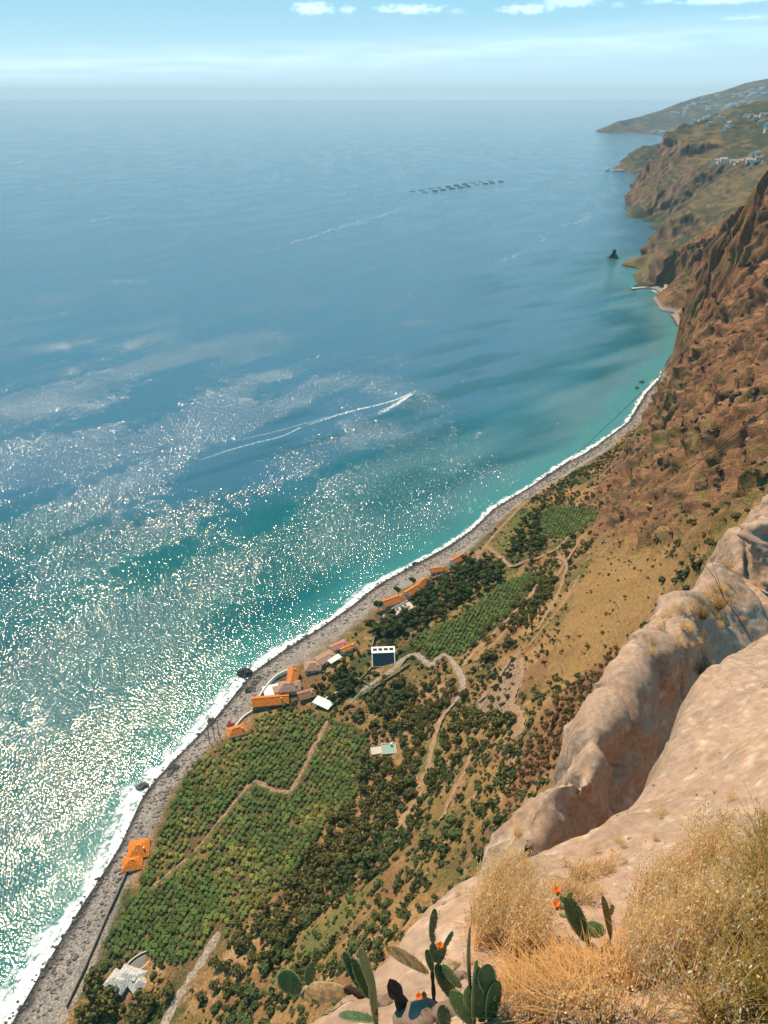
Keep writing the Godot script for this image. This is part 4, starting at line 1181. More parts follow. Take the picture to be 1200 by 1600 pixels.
func tool() -> SurfaceTool:
	var st := SurfaceTool.new()
	st.begin(Mesh.PRIMITIVE_TRIANGLES)
	return st


func boxed(c: Vector3, s: Vector3, b := Basis.IDENTITY) -> ArrayMesh:
	var st := tool()
	box(st, c, s, b)
	return st.commit()


func tube(pts: Array, radii: Array, sides := 6) -> ArrayMesh:
	var v := PackedVector3Array()
	var nn := PackedVector3Array()
	var idx := PackedInt32Array()
	var ref := Vector3(0.31, 0.77, 0.55).normalized()
	for i in pts.size():
		var d: Vector3 = (pts[mini(i + 1, pts.size() - 1)] - pts[maxi(i - 1, 0)]).normalized()
		var s := d.cross(ref).normalized()
		var t := d.cross(s)
		for k in sides:
			var a := TAU * k / sides
			var n := s * cos(a) + t * sin(a)
			v.append(pts[i] + n * radii[i])
			nn.append(n)
	for i in pts.size() - 1:
		for k in sides:
			var a := i * sides + k
			var b := i * sides + (k + 1) % sides
			idx.append_array(PackedInt32Array([a, a + sides, b, b, a + sides, b + sides]))
	var arr := []
	arr.resize(Mesh.ARRAY_MAX)
	arr[Mesh.ARRAY_VERTEX] = v
	arr[Mesh.ARRAY_NORMAL] = nn
	arr[Mesh.ARRAY_INDEX] = idx
	var m := ArrayMesh.new()
	m.add_surface_from_arrays(Mesh.PRIMITIVE_TRIANGLES, arr)
	return m


# ---------------------------------------------------------------- buildings

func roof_mesh(lx: float, wz: float, rise: float, over: float, hip: float, thick: float) -> ArrayMesh:
	# ridge along x; hip = how far the ridge ends stand in from the gable ends; tiles as raised courses
	var st := tool()
	var a := lx * 0.5 + over
	var b := wz * 0.5 + over
	var drop := rise * over / (wz * 0.5)
	var top := rise
	var low := -drop
	var r := maxf(a - hip, 0.05) if hip > 0.0 else a
	for s: float in [-1.0, 1.0]:
		var e0 := Vector3(-a, low, s * b)
		var e1 := Vector3(a, low, s * b)
		var r0 := Vector3(-r, top, 0)
		var r1 := Vector3(r, top, 0)
		var n := (e1 - e0).cross(r0 - e0).normalized()
		n = n if n.y > 0.0 else -n
		var courses := maxi(4, int(wz * 0.5 / 0.45))
		for k in courses:
			var f0 := k / float(courses)
			var f1 := (k + 1) / float(courses)
			var lift := n * (0.05 * (1.0))
			quad(st, e0.lerp(r0, f0) + lift, e1.lerp(r1, f0) + lift, e1.lerp(r1, f1), e0.lerp(r0, f1), n)
			quad(st, e0.lerp(r0, f0) + lift, e1.lerp(r1, f0) + lift, e1.lerp(r1, f0) - Vector3.UP * 0.02, e0.lerp(r0, f0) - Vector3.UP * 0.02, Vector3(0, 0, s))
		quad(st, e0, e1, e1 - Vector3.UP * thick, e0 - Vector3.UP * thick, Vector3(0, 0, s))
		quad(st, e0 - Vector3.UP * thick, e1 - Vector3.UP * thick, r1 - Vector3.UP * thick, r0 - Vector3.UP * thick, -n)
	for s: float in [-1.0, 1.0]:
		var g0 := Vector3(s * a, low, -b)
		var g1 := Vector3(s * a, low, b)
		var g2 := Vector3(s * r, top, 0)
		var n := (g1 - g0).cross(g2 - g0).normalized()
		n = n if n.x * s > 0.0 else -n
		if hip > 0.0:
			tri(st, g0, g1, g2, n)
		else:
			quad(st, g0, g2, g2 - Vector3.UP * thick, g0 - Vector3.UP * thick, Vector3(s, 0, 0))
			quad(st, g1, g2, g2 - Vector3.UP * thick, g1 - Vector3.UP * thick, Vector3(s, 0, 0))
	return st.commit()


func wall_mesh(lx: float, wz: float, h: float, rise: float, down: float) -> ArrayMesh:
	var st := tool()
	box(st, Vector3(0, (h - down) * 0.5, 0), Vector3(lx, h + down, wz))
	if rise > 0.0:
		for s: float in [-1.0, 1.0]:
			tri(st, Vector3(s * lx * 0.5, h, -wz * 0.5), Vector3(s * lx * 0.5, h, wz * 0.5), Vector3(s * lx * 0.5, h + rise * 0.97, 0), Vector3(s, 0, 0))
	return st.commit()


func window_on(parent: Node3D, p: Vector3, n: Vector3, w: float, h: float) -> void:
	var side := Vector3.UP.cross(n)
	var b := Basis(side, Vector3.UP, n)
	var st := tool()
	for s: float in [-1.0, 1.0]:
		box(st, p + side * s * (w * 0.5 + 0.06) + n * 0.03, Vector3(0.12, h + 0.24, 0.10), b)
		box(st, p + Vector3.UP * s * (h * 0.5 + 0.06) + n * 0.03, Vector3(w, 0.12, 0.10), b)
	var f := part("window", st.commit(), M.white_paint, parent)
	part("pane", boxed(p + n * 0.012, Vector3(w, h, 0.02), b), M.dark_glass, f)


func house(called: String, plot: String, label: String, wz: float, h: float, rise: float, hip: float, roof: Material, wall: Material, grow := 0.0, extra := 0.35) -> Node3D:
	var q: Array = PLOTS[plot]
	var o := base(called, Vector3(q[0], q[1], q[2]), q[3])
	var lx: float = q[4] + grow
	part("wall", wall_mesh(lx, wz, h, rise if hip <= 0.0 else 0.0, 4.0), wall, o)
	var r := part("roof", roof_mesh(lx, wz, rise, extra, hip, 0.18), roof, o)
	r.position.y = h + 0.02
	var cap := part("ridge_cap", boxed(Vector3(0, rise + 0.06, 0), Vector3(maxf(lx - 2.0 * hip, 0.6) + 0.3, 0.14, 0.3)), roof, r)
	cap.name = "ridge_cap"
	if lx > 8.0:
		part("chimney", boxed(Vector3(lx * 0.3, rise * 0.75, wz * 0.18), Vector3(0.6, 1.5, 0.6)), M.plaster, r)
	var n := maxi(1, int(lx / 3.4))
	for s: float in [-1.0, 1.0]:
		for i in n:
			var x := (i + 0.5) / n * lx - lx * 0.5
			if i == n / 2 and s > 0.0:
				var d := part("door", boxed(Vector3(x, 1.0, s * (wz * 0.5 + 0.03)), Vector3(0.95, 2.1, 0.08)), M.dark_wood, o)
				part("handle", boxed(Vector3(x + 0.36, 1.0, s * (wz * 0.5 + 0.10)), Vector3(0.06, 0.16, 0.06)), M.grey_metal, d)
			else:
				window_on(o, Vector3(x, h * 0.56, s * (wz * 0.5)), Vector3(0, 0, s), 1.05, 1.15)
	tag(o, label, "house", "houses on the shelf")
	return o


func houses() -> void:
	M.orange = tile_mat(Color(0.72, 0.235, 0.055))
	M.orange_bright = tile_mat(Color(0.86, 0.24, 0.035))
	M.pink_roof = tile_mat(Color(0.52, 0.30, 0.22))
	M.brown_roof = tile_mat(Color(0.42, 0.21, 0.13))
	M.grey_roof = tile_mat(Color(0.66, 0.61, 0.57))
	M.white_paint = plain(Color(0.72, 0.68, 0.63))
	M.plaster = plain(Color(0.62, 0.50, 0.42))
	M.plaster_white = plain(Color(0.70, 0.65, 0.60))
	M.stone_wall = plain(Color(0.20, 0.16, 0.13), 0.95)
	M.concrete = plain(Color(0.50, 0.42, 0.36), 0.9)
	M.dark_glass = plain(Color(0.015, 0.018, 0.02), 0.12, 0.5)
	M.dark_wood = plain(Color(0.09, 0.05, 0.03))
	M.grey_metal = plain(Color(0.35, 0.35, 0.36), 0.5)
	house("long_house", "LONG", "long house with bright orange gable roof at the edge of the banana plantation", 7.0, 3.4, 1.9, 0.0, M.orange_bright, M.stone_wall)
	house("restaurant_house", "REST_MAIN", "pale plastered house with pinkish hip roof beside the curved sea wall", 7.5, 4.0, 1.7, 3.0, M.pink_roof, M.plaster)
	house("orange_wing_house", "REST_WING", "narrow house with orange roof joined to the pink roofed one by the sea wall", 5.5, 4.6, 1.6, 0.0, M.orange, M.plaster)
	house("garden_shed", "SHED", "dark walled shed with brown tile roof behind the long orange house", 6.0, 2.8, 1.3, 0.0, M.brown_roof, M.stone_wall)
	house("hip_roof_house", "PINK_HIP", "pale house with pinkish hip roof inside a low white yard wall", 7.5, 3.2, 1.6, 3.2, M.pink_roof, M.plaster)
	house("flat_house", "PINK_FLAT", "pinkish low roofed house with a white awning along its land side", 7.0, 3.0, 0.5, 0.0, M.pink_roof, M.plaster_white)
	house("long_pink_house", "PINK_LONG", "house with long salmon pink roof on the beach edge", 5.0, 3.2, 0.7, 0.0, tile_mat(Color(0.60, 0.26, 0.20)), M.plaster)
	house("small_orange_house", "SMALL_ORANGE", "small house with plain orange shed roof among dark trees", 3.6, 2.8, 0.6, 0.0, M.orange, M.plaster_white)
	house("beach_house", "ROW_A", "orange roofed beach house beside the stone patio", 6.5, 3.2, 1.6, 0.0, M.orange, M.plaster_white)
	house("verandah_house", "ROW_B", "orange roofed beach house between two round topped trees", 6.0, 3.4, 1.6, 0.0, M.orange, M.plaster_white)
	house("corner_house", "ROW_C", "little orange hip roofed house joined to its longer neighbour", 5.5, 3.4, 1.6, 2.2, M.orange, M.plaster_white)
	house("low_house", "ROW_D", "low orange roofed house on the open pebble edge", 5.0, 2.8, 1.2, 0.0, M.orange, M.plaster_white)
	house("end_house", "ROW_E", "last orange roofed house of the beach row with a crossing gable", 5.5, 3.0, 1.5, 0.0, M.orange, M.plaster_white)
	house("bougainvillea_house", "RED_HOUSE", "small white house with orange hip roof beside red bougainvillea", 6.5, 3.2, 1.6, 3.0, M.orange, M.plaster_white)
	house("square_house", "TWIN_A", "vivid orange hip roofed house above the pebbles, the larger of two", 8.5, 3.0, 1.9, 3.6, M.orange_bright, M.plaster_white)
	house("neighbour_house", "TWIN_B", "vivid orange hip roofed house above the pebbles, the smaller of two", 6.5, 2.8, 1.6, 3.0, M.orange_bright, M.plaster_white)
	grey_house()
	glass_house()
	awnings()
	tanks()


func tile_mat(c: Color) -> StandardMaterial3D:
	var m := plain(c, 0.85, 0.3)
	m.albedo_texture = M.ground.albedo_texture
	m.uv1_triplanar = true
	m.uv1_scale = Vector3.ONE * 0.12
	return m


func grey_house() -> void:
	var q: Array = PLOTS["GREY_B"]
	var o := base("grey_roof_house", Vector3(q[0], q[1], q[2]), q[3])
	for name_: String in ["GREY_A", "GREY_B", "GREY_C"]:
		var k: Array = PLOTS[name_]
		var wing := part("wing", wall_mesh(k[4], 5.6, 3.2, 0.0, 4.0), M.plaster_white, o)
		wing.transform = o.transform.affine_inverse() * Transform3D(Basis(Vector3.UP, k[3]), Vector3(k[0], q[1], k[2]))
		var r := part("roof", roof_mesh(k[4], 5.6, 1.3, 0.4, 2.4, 0.18), M.grey_roof, wing)
		r.position.y = 3.22 + (0.12 if name_ == "GREY_B" else 0.0)
	part("skylight", boxed(Vector3(2.2, 4.3, 1.2), Vector3(1.2, 0.9, 1.2)), M.concrete, o)
	window_on(o, Vector3(-2.0, 1.7, 2.82), Vector3(0, 0, 1), 1.2, 1.2)
	window_on(o, Vector3(1.5, 1.7, 2.82), Vector3(0, 0, 1), 1.2, 1.2)
	tag(o, "house with three pale grey hip roofs beside a dark oval pool", "house", "houses on the shelf")


func glass_house() -> void:
	# white frame, flat white back roof with four rooflights, a big dark glazed slope to the front
	var s: Array = SPOTS[0]
	var o := base("glazed_house", Vector3(s[0], s[1] - 0.3, s[2] - 2.0), 0.06)
	part("wall", boxed(Vector3(0, 1.9, -3.2), Vector3(12.4, 6.2, 4.4)), M.plaster_white, o)
	var r := part("roof", boxed(Vector3(0, 5.15, -3.3), Vector3(13.0, 0.3, 5.4)), M.white_paint, o)
	for i in 4:
		part("rooflight", boxed(Vector3(-4.5 + i * 3.0, 5.33, -3.5), Vector3(2.1, 0.1, 1.9)), M.dark_glass, r)
	var st := tool()
	quad(st, Vector3(-5.9, 4.9, -0.6), Vector3(5.9, 4.9, -0.6), Vector3(5.9, 0.6, 5.2), Vector3(-5.9, 0.6, 5.2), Vector3(0, 0.8, 0.6).normalized())
	part("glass_front", st.commit(), M.dark_glass, o)
	for i in 5:
		var x := -6.1 + i * 3.05
		var thick := 0.55 if i == 0 or i == 4 else 0.10
		var tone: Material = M.white_paint if i == 0 or i == 4 else M.dark_wood
		part("frame_post", tube([Vector3(x, 5.0, -0.6), Vector3(x, 0.7, 5.2)], [thick * 0.6, thick * 0.6], 4), tone, o)
	part("front_sill", boxed(Vector3(0, 0.2, 5.4), Vector3(12.6, 1.4, 0.4)), M.stone_wall, o)
	tag(o, "modern house with white frame, four rooflights and dark glazed front", "house", "houses on the shelf")


func awnings() -> void:
	var k: Array = PLOTS["AWNING"]
	var o := base("white_awning", Vector3(k[0], k[1], k[2]), k[3])
	part("cover", boxed(Vector3(0, 3.0, 2.4), Vector3(k[4], 0.08, 3.2), Basis(Vector3.RIGHT, 0.18)), M.white_paint, o)
	for x: float in [-0.45, 0.0, 0.45]:
		part("post", boxed(Vector3(x * k[4], 1.0, 3.8), Vector3(0.12, 3.6, 0.12)), M.white_paint, o)
	tag(o, "white awning on posts along the pinkish low roofed house", "awning")
	k = PLOTS["CANOPY"]
	o = base("canopy_roof", Vector3(k[0], k[1], k[2]), k[3])
	part("cover", boxed(Vector3(0, 2.9, 0), Vector3(k[4] + 1.0, 0.12, 5.2), Basis(Vector3.RIGHT, 0.12)), M.white_paint, o)
	for x: float in [-0.45, 0.45]:
		for z: float in [-2.2, 2.2]:
			part("post", boxed(Vector3(x * k[4], 0.6, z), Vector3(0.14, 4.2, 0.14)), M.grey_metal, o)
	tag(o, "white canopy on four posts beside the brown roofed shed", "canopy")
	k = PLOTS["PATIO"]
	o = base("stone_patio", Vector3(k[0], k[1], k[2]), k[3])
	part("floor", boxed(Vector3(0, -1.6, 0), Vector3(k[4] + 1.0, 4.2, 8.0)), M.concrete, o)
	for z: float in [-3.9, 3.9]:
		part("parapet", boxed(Vector3(0, 0.9, z), Vector3(k[4] + 1.0, 0.8, 0.25)), M.white_paint, o)
	tag(o, "square stone patio with white parapets below the beach house", "patio")
	for i in 6:
		var t := base("garden_table", Vector3.ZERO)
		t.transform = Transform3D(Basis(Vector3.UP, k[3]), Vector3(k[0], k[1], k[2])) * Transform3D(Basis(), Vector3(-3.4 + (i % 3) * 3.2, 0.5, -1.6 + (i / 3) * 3.0))
		part("table_top", boxed(Vector3(0, 0.74, 0), Vector3(1.5, 0.08, 1.0)), M.dark_wood, t)
		for s: float in [-0.6, 0.6]:
			part("leg", boxed(Vector3(s, 0.36, 0), Vector3(0.1, 0.72, 0.7)), M.dark_wood, t)
		tag(t, "dark garden table on the stone patio", "table", "tables on the patio")
	# terrace between the curved sea wall and the restaurant
	var r: Array = PLOTS["REST_MAIN"]
	o = base("sea_terrace", Vector3(r[0] - 9.0, r[1], r[2] + 0.5), 0.35)
	part("deck", boxed(Vector3(0, -0.9, 0), Vector3(9.5, 3.0, 11.0)), M.white_paint, o)
	part("pergola", boxed(Vector3(2.0, 2.9, 1.5), Vector3(4.2, 0.12, 5.0)), M.pink_roof, o)
	for x: float in [0.2, 3.8]:
		for z: float in [-0.8, 3.8]:
			part("post", boxed(Vector3(x, 1.7, z), Vector3(0.15, 2.3, 0.15)), M.white_paint, o)
	tag(o, "white terrace with a small pergola behind the curved sea wall", "terrace")


func ring_mesh(rx: float, rz: float, y0: float, y1: float, wide: float, n := 28) -> ArrayMesh:
	var st := tool()
	for i in n:
		var a := TAU * i / n
		var b := TAU * (i + 1) / n
		var o0 := Vector3(cos(a) * rx, 0, sin(a) * rz)
		var o1 := Vector3(cos(b) * rx, 0, sin(b) * rz)
		var i0 := Vector3(cos(a) * (rx - wide), 0, sin(a) * (rz - wide))
		var i1 := Vector3(cos(b) * (rx - wide), 0, sin(b) * (rz - wide))
		var u := Vector3.UP
		quad(st, o0 + u * y0, o1 + u * y0, o1 + u * y1, o0 + u * y1, (o0 + o1).normalized())
		quad(st, i0 + u * y0, i1 + u * y0, i1 + u * y1, i0 + u * y1, -(i0 + i1).normalized())
		quad(st, o0 + u * y1, o1 + u * y1, i1 + u * y1, i0 + u * y1, u)
	return st.commit()


func disc_mesh(rx: float, rz: float, y: float, n := 28) -> ArrayMesh:
	var st := tool()
	for i in n:
		var a := TAU * i / n
		var b := TAU * (i + 1) / n
		tri(st, Vector3(0, y, 0), Vector3(cos(a) * rx, y, sin(a) * rz), Vector3(cos(b) * rx, y, sin(b) * rz), Vector3.UP)
	return st.commit()


func tanks() -> void:
	var s: Array = SPOTS[1]
	var o := base("oval_pool", Vector3(s[0], s[1] + 0.3, s[2]), 0.75)
	part("rim", ring_mesh(5.6, 2.9, -2.0, 0.7, 0.45), M.concrete, o)
	part("water", disc_mesh(5.3, 2.6, 0.1), M.dark_glass, o)
	tag(o, "dark oval pool with a pale rim beside the grey roofed house", "pool")
	s = SPOTS[2]
	o = base("water_tank", Vector3(s[0], s[1], s[2]), 0.1)
	for a: Array in [[Vector3(0, 0, -3.0), Vector3(6.6, 2.6, 0.3)], [Vector3(0, 0, 3.0), Vector3(6.6, 2.6, 0.3)], [Vector3(-3.15, 0, 0), Vector3(0.3, 2.6, 5.7)], [Vector3(3.15, 0, 0), Vector3(0.3, 2.6, 5.7)]]:
		part("wall", boxed(a[0], a[1]), M.concrete, o)
	part("water", boxed(Vector3(0, -0.2, 0), Vector3(6.0, 2.4, 5.7)), plain(Color(0.26, 0.36, 0.27), 0.15), o)
	part("pump_box", boxed(Vector3(1.2, 1.5, -2.0), Vector3(1.0, 1.2, 1.0)), M.white_paint, o)
	tag(o, "square open water tank with pale green water among orchard trees", "water tank")
	s = SPOTS[3]
	o = base("stone_slab", Vector3(s[0], s[1], s[2]), 0.2)
	part("slab", boxed(Vector3(0, -0.4, 0), Vector3(5.0, 1.6, 4.6)), M.concrete, o)
	part("kerb", boxed(Vector3(0, 0.5, -2.35), Vector3(5.0, 0.4, 0.22)), M.stone_wall, o)
	tag(o, "pale stone slab beside the square green water tank", "stone slab")
	for i in 3:
		s = SPOTS[7 + i]
		o = base("utility_pole", Vector3(s[0], s[1] - 0.5, s[2]))
		part("pole", tube([Vector3.ZERO, Vector3(0.1, 9.5, 0)], [0.22, 0.13], 7), M.dark_wood, o)
		part("crossbar", boxed(Vector3(0.1, 8.8, 0), Vector3(1.6, 0.14, 0.14)), M.dark_wood, o)
		tag(o, "slim dark wooden pole standing by the small house with bougainvillea", "pole", "wooden poles by the beach")


func yard_walls() -> void:
	# rough stone walls: a chain of blocks that follows the ground
	var names := ["dark stone wall between beach and plantation", "white curved sea wall in front of the terrace", "pale low wall running from the sea wall to the bougainvillea house", "stone wall along the paved path below the glazed house", "stone wall round the small lawn below the glazed house", "dark curved retaining wall behind the glazed house", "low wall at the edge of the lawn by the glazed house", "stone wall behind the low orange roofed beach house", "pale wall leading inland from the canopy"]
	for w in WALLS.size():
		var l := line_of(WALLS[w])
		var high: float = [1.6, 2.4, 1.2, 1.3, 1.2, 2.2, 1.1, 1.3, 1.0][w]
		var pale: bool = w in [1, 2, 8]
		var o := base("sea_wall" if pale else "stone_wall", Vector3(l[0].x, surface(l[0].x, l[0].y), l[0].y))
		var step := 3
		for i in range(0, l.size() - 1, step):
			var a := l[i]
			var b := l[mini(i + step, l.size() - 1)]
			var c := (a + b) * 0.5
			var y := surface(c.x, c.y)
			var len_ := a.distance_to(b)
			var wob := rng.randf_range(-0.12, 0.12) if not pale else 0.0
			var m := boxed(Vector3.ZERO, Vector3(len_ + (0.0 if not pale else 0.15), high + 1.6, 0.55 + wob))
			var p := part("wall_section", m, M.white_paint if pale else M.stone_wall, o)
			p.transform = Transform3D(Basis(Vector3.UP, -(b - a).angle()), Vector3(c.x, y + high * 0.5 - 0.8 + wob, c.y) - o.position)
		tag(o, names[w], "wall")


# ---------------------------------------------------------------- out at sea and far away

func lump(seed_: int, rough: float, rings := 10, segs := 14, chisel := 0.0) -> ArrayMesh:
	# an uneven stone about one metre in radius
	var n := FastNoiseLite.new()
	n.seed = seed_
	n.noise_type = FastNoiseLite.TYPE_SIMPLEX_SMOOTH
	n.fractal_octaves = 3
	n.frequency = 0.9
	var pos := []
	for r in rings + 1:
		for s in segs:
			var th := PI * r / rings
			var ph := TAU * s / segs
			var d := Vector3(sin(th) * cos(ph), cos(th), sin(th) * sin(ph))
			var k := 1.0 + rough * n.get_noise_3dv(d * 1.3)
			if chisel > 0.0:
				k = lerpf(k, snappedf(k, 0.22), chisel)
			pos.append(d * k)
	var st := SurfaceTool.new()
	st.begin(Mesh.PRIMITIVE_TRIANGLES)
	st.set_smooth_group(-1 if chisel > 0.0 else 0)
	for r in rings:
		for s in segs:
			var a: Vector3 = pos[r * segs + s]
			var b: Vector3 = pos[r * segs + (s + 1) % segs]
			var c: Vector3 = pos[(r + 1) * segs + s]
			var d: Vector3 = pos[(r + 1) * segs + (s + 1) % segs]
			for p: Vector3 in [a, d, b, a, c, d]:
				st.add_vertex(p)
	st.generate_normals()
	return st.commit()


func at_sea() -> void:
	M.black_rock = plain(Color(0.045, 0.042, 0.040), 0.8)
	M.boulder = plain(Color(0.10, 0.085, 0.075), 0.85)
	for i in BOULDERS.size():
		var q: Array = BOULDERS[i]
		var o := part("boulder", lump(100 + i, 0.7, 9, 12, 0.3), M.boulder if i % 3 else M.black_rock, self)
		o.position = Vector3(q[0], maxf(0.1, ground(q[0], q[1])) + q[3] * 0.25, q[1])
		o.scale = Vector3(q[2], q[3], q[2] * 0.7)
		o.rotation.y = i * 1.7
		tag(o, ["large dark boulder standing in the surf off the terrace", "dark boulder lying at the waterline"][0 if i == 0 else 1], "boulder", "" if i == 0 else "boulders at the waterline")
	# sea stack
	var s: Array = SPOTS[6]
	var o := base("sea_stack", Vector3(s[0], 0, s[2]))
	var foot := part("foot", lump(210, 0.8, 10, 14, 0.5), M.black_rock, o)
	foot.scale = Vector3(11.0, 2.6, 7.0)
	for a: Array in [[Vector3(2.0, -1, 0), 19.0, 211, 4.0], [Vector3(6.0, -1, 1), 8.0, 212, 3.4], [Vector3(-3.6, -1, 0), 7.5, 213, 3.0], [Vector3(-0.8, -1, 0.6), 12.5, 214, 2.6]]:
		var g := RandomNumberGenerator.new()
		g.seed = a[2]
		var pts := []
		var rad := []
		for j in 9:
			pts.append(a[0] + Vector3(g.randf_range(-0.4, 0.4), a[1] * j / 8.0, g.randf_range(-0.4, 0.4)))
			rad.append(a[3] * g.randf_range(0.82, 1.12) * (1.15 - 0.04 * j) if j < 8 else 0.1)
		pts[8] = pts[7] + Vector3(0, 0.4, 0)
		part("rock_pillar", tube(pts, rad, 8), M.black_rock, o)
	tag(o, "black rock stack standing alone in the bay", "sea stack")
	# speedboat
	s = SPOTS[5]
	var heading := Vector2(646, 613).angle_to_point(Vector2(586, 650))
	o = base("speedboat", Vector3(s[0], 0, s[2]), 0.85)
	var st := tool()
	var outline := [Vector2(3.6, 0), Vector2(2.2, 0.85), Vector2(0.4, 1.2), Vector2(-3.2, 1.1), Vector2(-3.2, -1.1), Vector2(0.4, -1.2), Vector2(2.2, -0.85)]
	for i in outline.size():
		var a: Vector2 = outline[i]
		var b: Vector2 = outline[(i + 1) % outline.size()]
		quad(st, Vector3(a.x, 0.95, a.y), Vector3(b.x, 0.95, b.y), Vector3(b.x * 0.85, -0.3, b.y * 0.7), Vector3(a.x * 0.85, -0.3, a.y * 0.7), Vector3(a.x + b.x, 0, (a.y + b.y) * 3.0).normalized())
		tri(st, Vector3(0, 0.95, 0), Vector3(a.x, 0.95, a.y), Vector3(b.x, 0.95, b.y), Vector3.UP)
	part("hull", st.commit(), M.white_paint, o)
	part("cockpit", boxed(Vector3(-1.2, 1.0, 0), Vector3(2.6, 0.16, 1.5)), M.dark_glass, o)
	part("windscreen", boxed(Vector3(0.4, 1.25, 0), Vector3(0.5, 0.6, 1.5)), M.dark_glass, o)
	part("outboard_motor", boxed(Vector3(-3.4, 0.9, 0), Vector3(0.5, 1.0, 0.5)), M.grey_metal, o)
	tag(o, "small white speedboat with a long foamy wake", "boat")
	# ring shaped fish cages
	M.cage = plain(Color(0.02, 0.03, 0.035), 0.8)
	for i in CAGES.size():
		var q: Array = CAGES[i]
		o = base("fish_cage", Vector3(q[0], 0, q[1]))
		var mat: Material = M.cage
		part("float_ring", ring_mesh(11.0, 11.0, -0.4, 1.1 if i < 11 else 0.3, 2.2 if i < 11 else 0.7, 20), mat, o)
		if i < 11:
			part("net", disc_mesh(8.8, 8.8, 0.25, 20), mat, o)
		tag(o, "dark ring shaped fish cage floating offshore" if i < 11 else "thin low ring of an empty fish cage beside the dark ones", "fish cage", "dark fish cages in the bay" if i < 11 else "empty fish cages in the bay")
	# jetty and hut at the foot of the buttress
	var k: Array = PLOTS["JETTY"]
	o = base("jetty", Vector3(k[0], 0.0, k[2]), k[3])
	part("deck", boxed(Vector3(0, 0.9, 0), Vector3(k[4], 1.8, 6.0)), M.concrete, o)
	part("head", boxed(Vector3(-k[4] * 0.5, 0.7, 1.0), Vector3(8.0, 2.0, 9.0)), M.stone_wall, o)
	tag(o, "concrete jetty reaching out from the foot of the buttress", "jetty")
	house("shore_hut", "HUT", "small pale hut on the shore behind the concrete jetty", 6.0, 3.0, 1.2, 0.0, M.pink_roof, M.plaster_white)
	# harbour below the low headland
	o = base("breakwater", Vector3(1095, 0, -3660), 0.25)
	part("mole", boxed(Vector3(-30, 2.0, 0), Vector3(95, 6.0, 22)), M.concrete, o)
	part("quay", boxed(Vector3(30, 3.0, -25), Vector3(60, 6.0, 40)), M.plaster, o)
	tag(o, "pale harbour breakwater below the low dark headland", "breakwater")
	o = base("ferry_boat", Vector3(1018, 0, -3690), 0.1)
	part("hull", boxed(Vector3(0, 2.5, 0), Vector3(34, 6, 9)), M.white_paint, o)
	part("cabin", boxed(Vector3(2, 7.5, 0), Vector3(16, 5, 7)), M.white_paint, o)
	tag(o, "small white boat moored at the harbour breakwater", "boat")


func villages() -> void:
	M.village_wall = plain(Color(0.66, 0.50, 0.42))
	M.village_white = plain(Color(0.70, 0.62, 0.56))
	M.village_roof = plain(Color(0.55, 0.28, 0.18))
	var wall := wall_mesh(1.0, 1.0, 1.0, 0.4, 0.5)
	var roof := roof_mesh(1.0, 1.0, 0.4, 0.04, 0.0, 0.06)
	for i in VILLAGE.size():
		var q: Array = VILLAGE[i]
		var r := RandomNumberGenerator.new()
		r.seed = 900 + i
		var o := base("village_house", Vector3(q[0], sample(land_far, q[0], q[1]) - 1.0, q[1]), r.randf_range(-0.5, 0.9))
		var size := Vector3(r.randf_range(11, 19), r.randf_range(6.5, 10.5), r.randf_range(9, 13))
		var w := part("wall", wall, M.village_wall if i % 3 else M.village_white, o)
		w.scale = size
		var f := part("roof", roof, M.village_roof if i % 2 else M.village_wall, o)
		f.scale = size
		f.position.y = size.y * 1.02
		for k in 2:
			part("window", boxed(Vector3((k - 0.5) * size.x * 0.5, size.y * 0.55, size.z * 0.5 + 0.1), Vector3(2.2, 2.4, 0.3)), M.dark_glass, o)
		tag(o, ("white" if i % 3 == 0 else "pinkish") + " village house with " + ("red tiled" if i % 2 else "pale") + " roof in the " + ("cluster halfway up the headland" if q[1] > -2300.0 else "row along the headland top"), "house", "village houses on the headland")
	var f3 := field(HEADLAND_C, 2100.0, 6100.0, -11600.0, -6800.0, 25.0, 1, -30.0)
	for i in FAR_VILLAGE.size():
		var q: Array = FAR_VILLAGE[i]
		var r := RandomNumberGenerator.new()
		r.seed = 400 + i
		var o := base("hillside_house", Vector3(q[0], sample(f3, q[0], q[1]) + 2.0, q[1]), r.randf_range(-0.5, 0.5))
		var size := Vector3(r.randf_range(22, 60), r.randf_range(10, 18), r.randf_range(14, 22))
		var w := part("wall", wall, M.village_white, o)
		w.scale = size
		var f := part("roof", roof, M.village_wall, o)
		f.scale = size * Vector3(1, 0.5, 1)
		f.position.y = size.y * 1.0
		tag(o, ("long" if size.x > 46.0 else ("short" if size.x < 33.0 else "tiny")) + " pale house on the " + ("shore at the foot" if o.position.y < 45.0 else ("lower slope" if o.position.y < 190.0 else "upper slope")) + " of the hazy far mountain", "house", "houses on the far mountain")


func cables() -> void:
	M.cable = plain(Color(0.10, 0.095, 0.09), 0.6)
	for i in CABLES.size():
		var a := Vector3(CABLES[i][0][0], CABLES[i][0][1], CABLES[i][0][2])
		var b := Vector3(CABLES[i][1][0], CABLES[i][1][1], CABLES[i][1][2])
		var pts := []
		var rad := []
		for k in 25:
			var t := k / 24.0
			pts.append(a.lerp(b, t) + Vector3.DOWN * (4.0 * t * (1.0 - t)) * 2.0)
			rad.append(0.10)
		var o := part("aerial_cable", tube(pts, rad, 5), M.cable, self)
		tag(o, ["long dark aerial cable running down past the cliff to the shelf", "dark aerial cable spanning the cliff to the top of the meadow"][i], "cable")


# ---------------------------------------------------------------- vegetation of the shelf and the cliffs

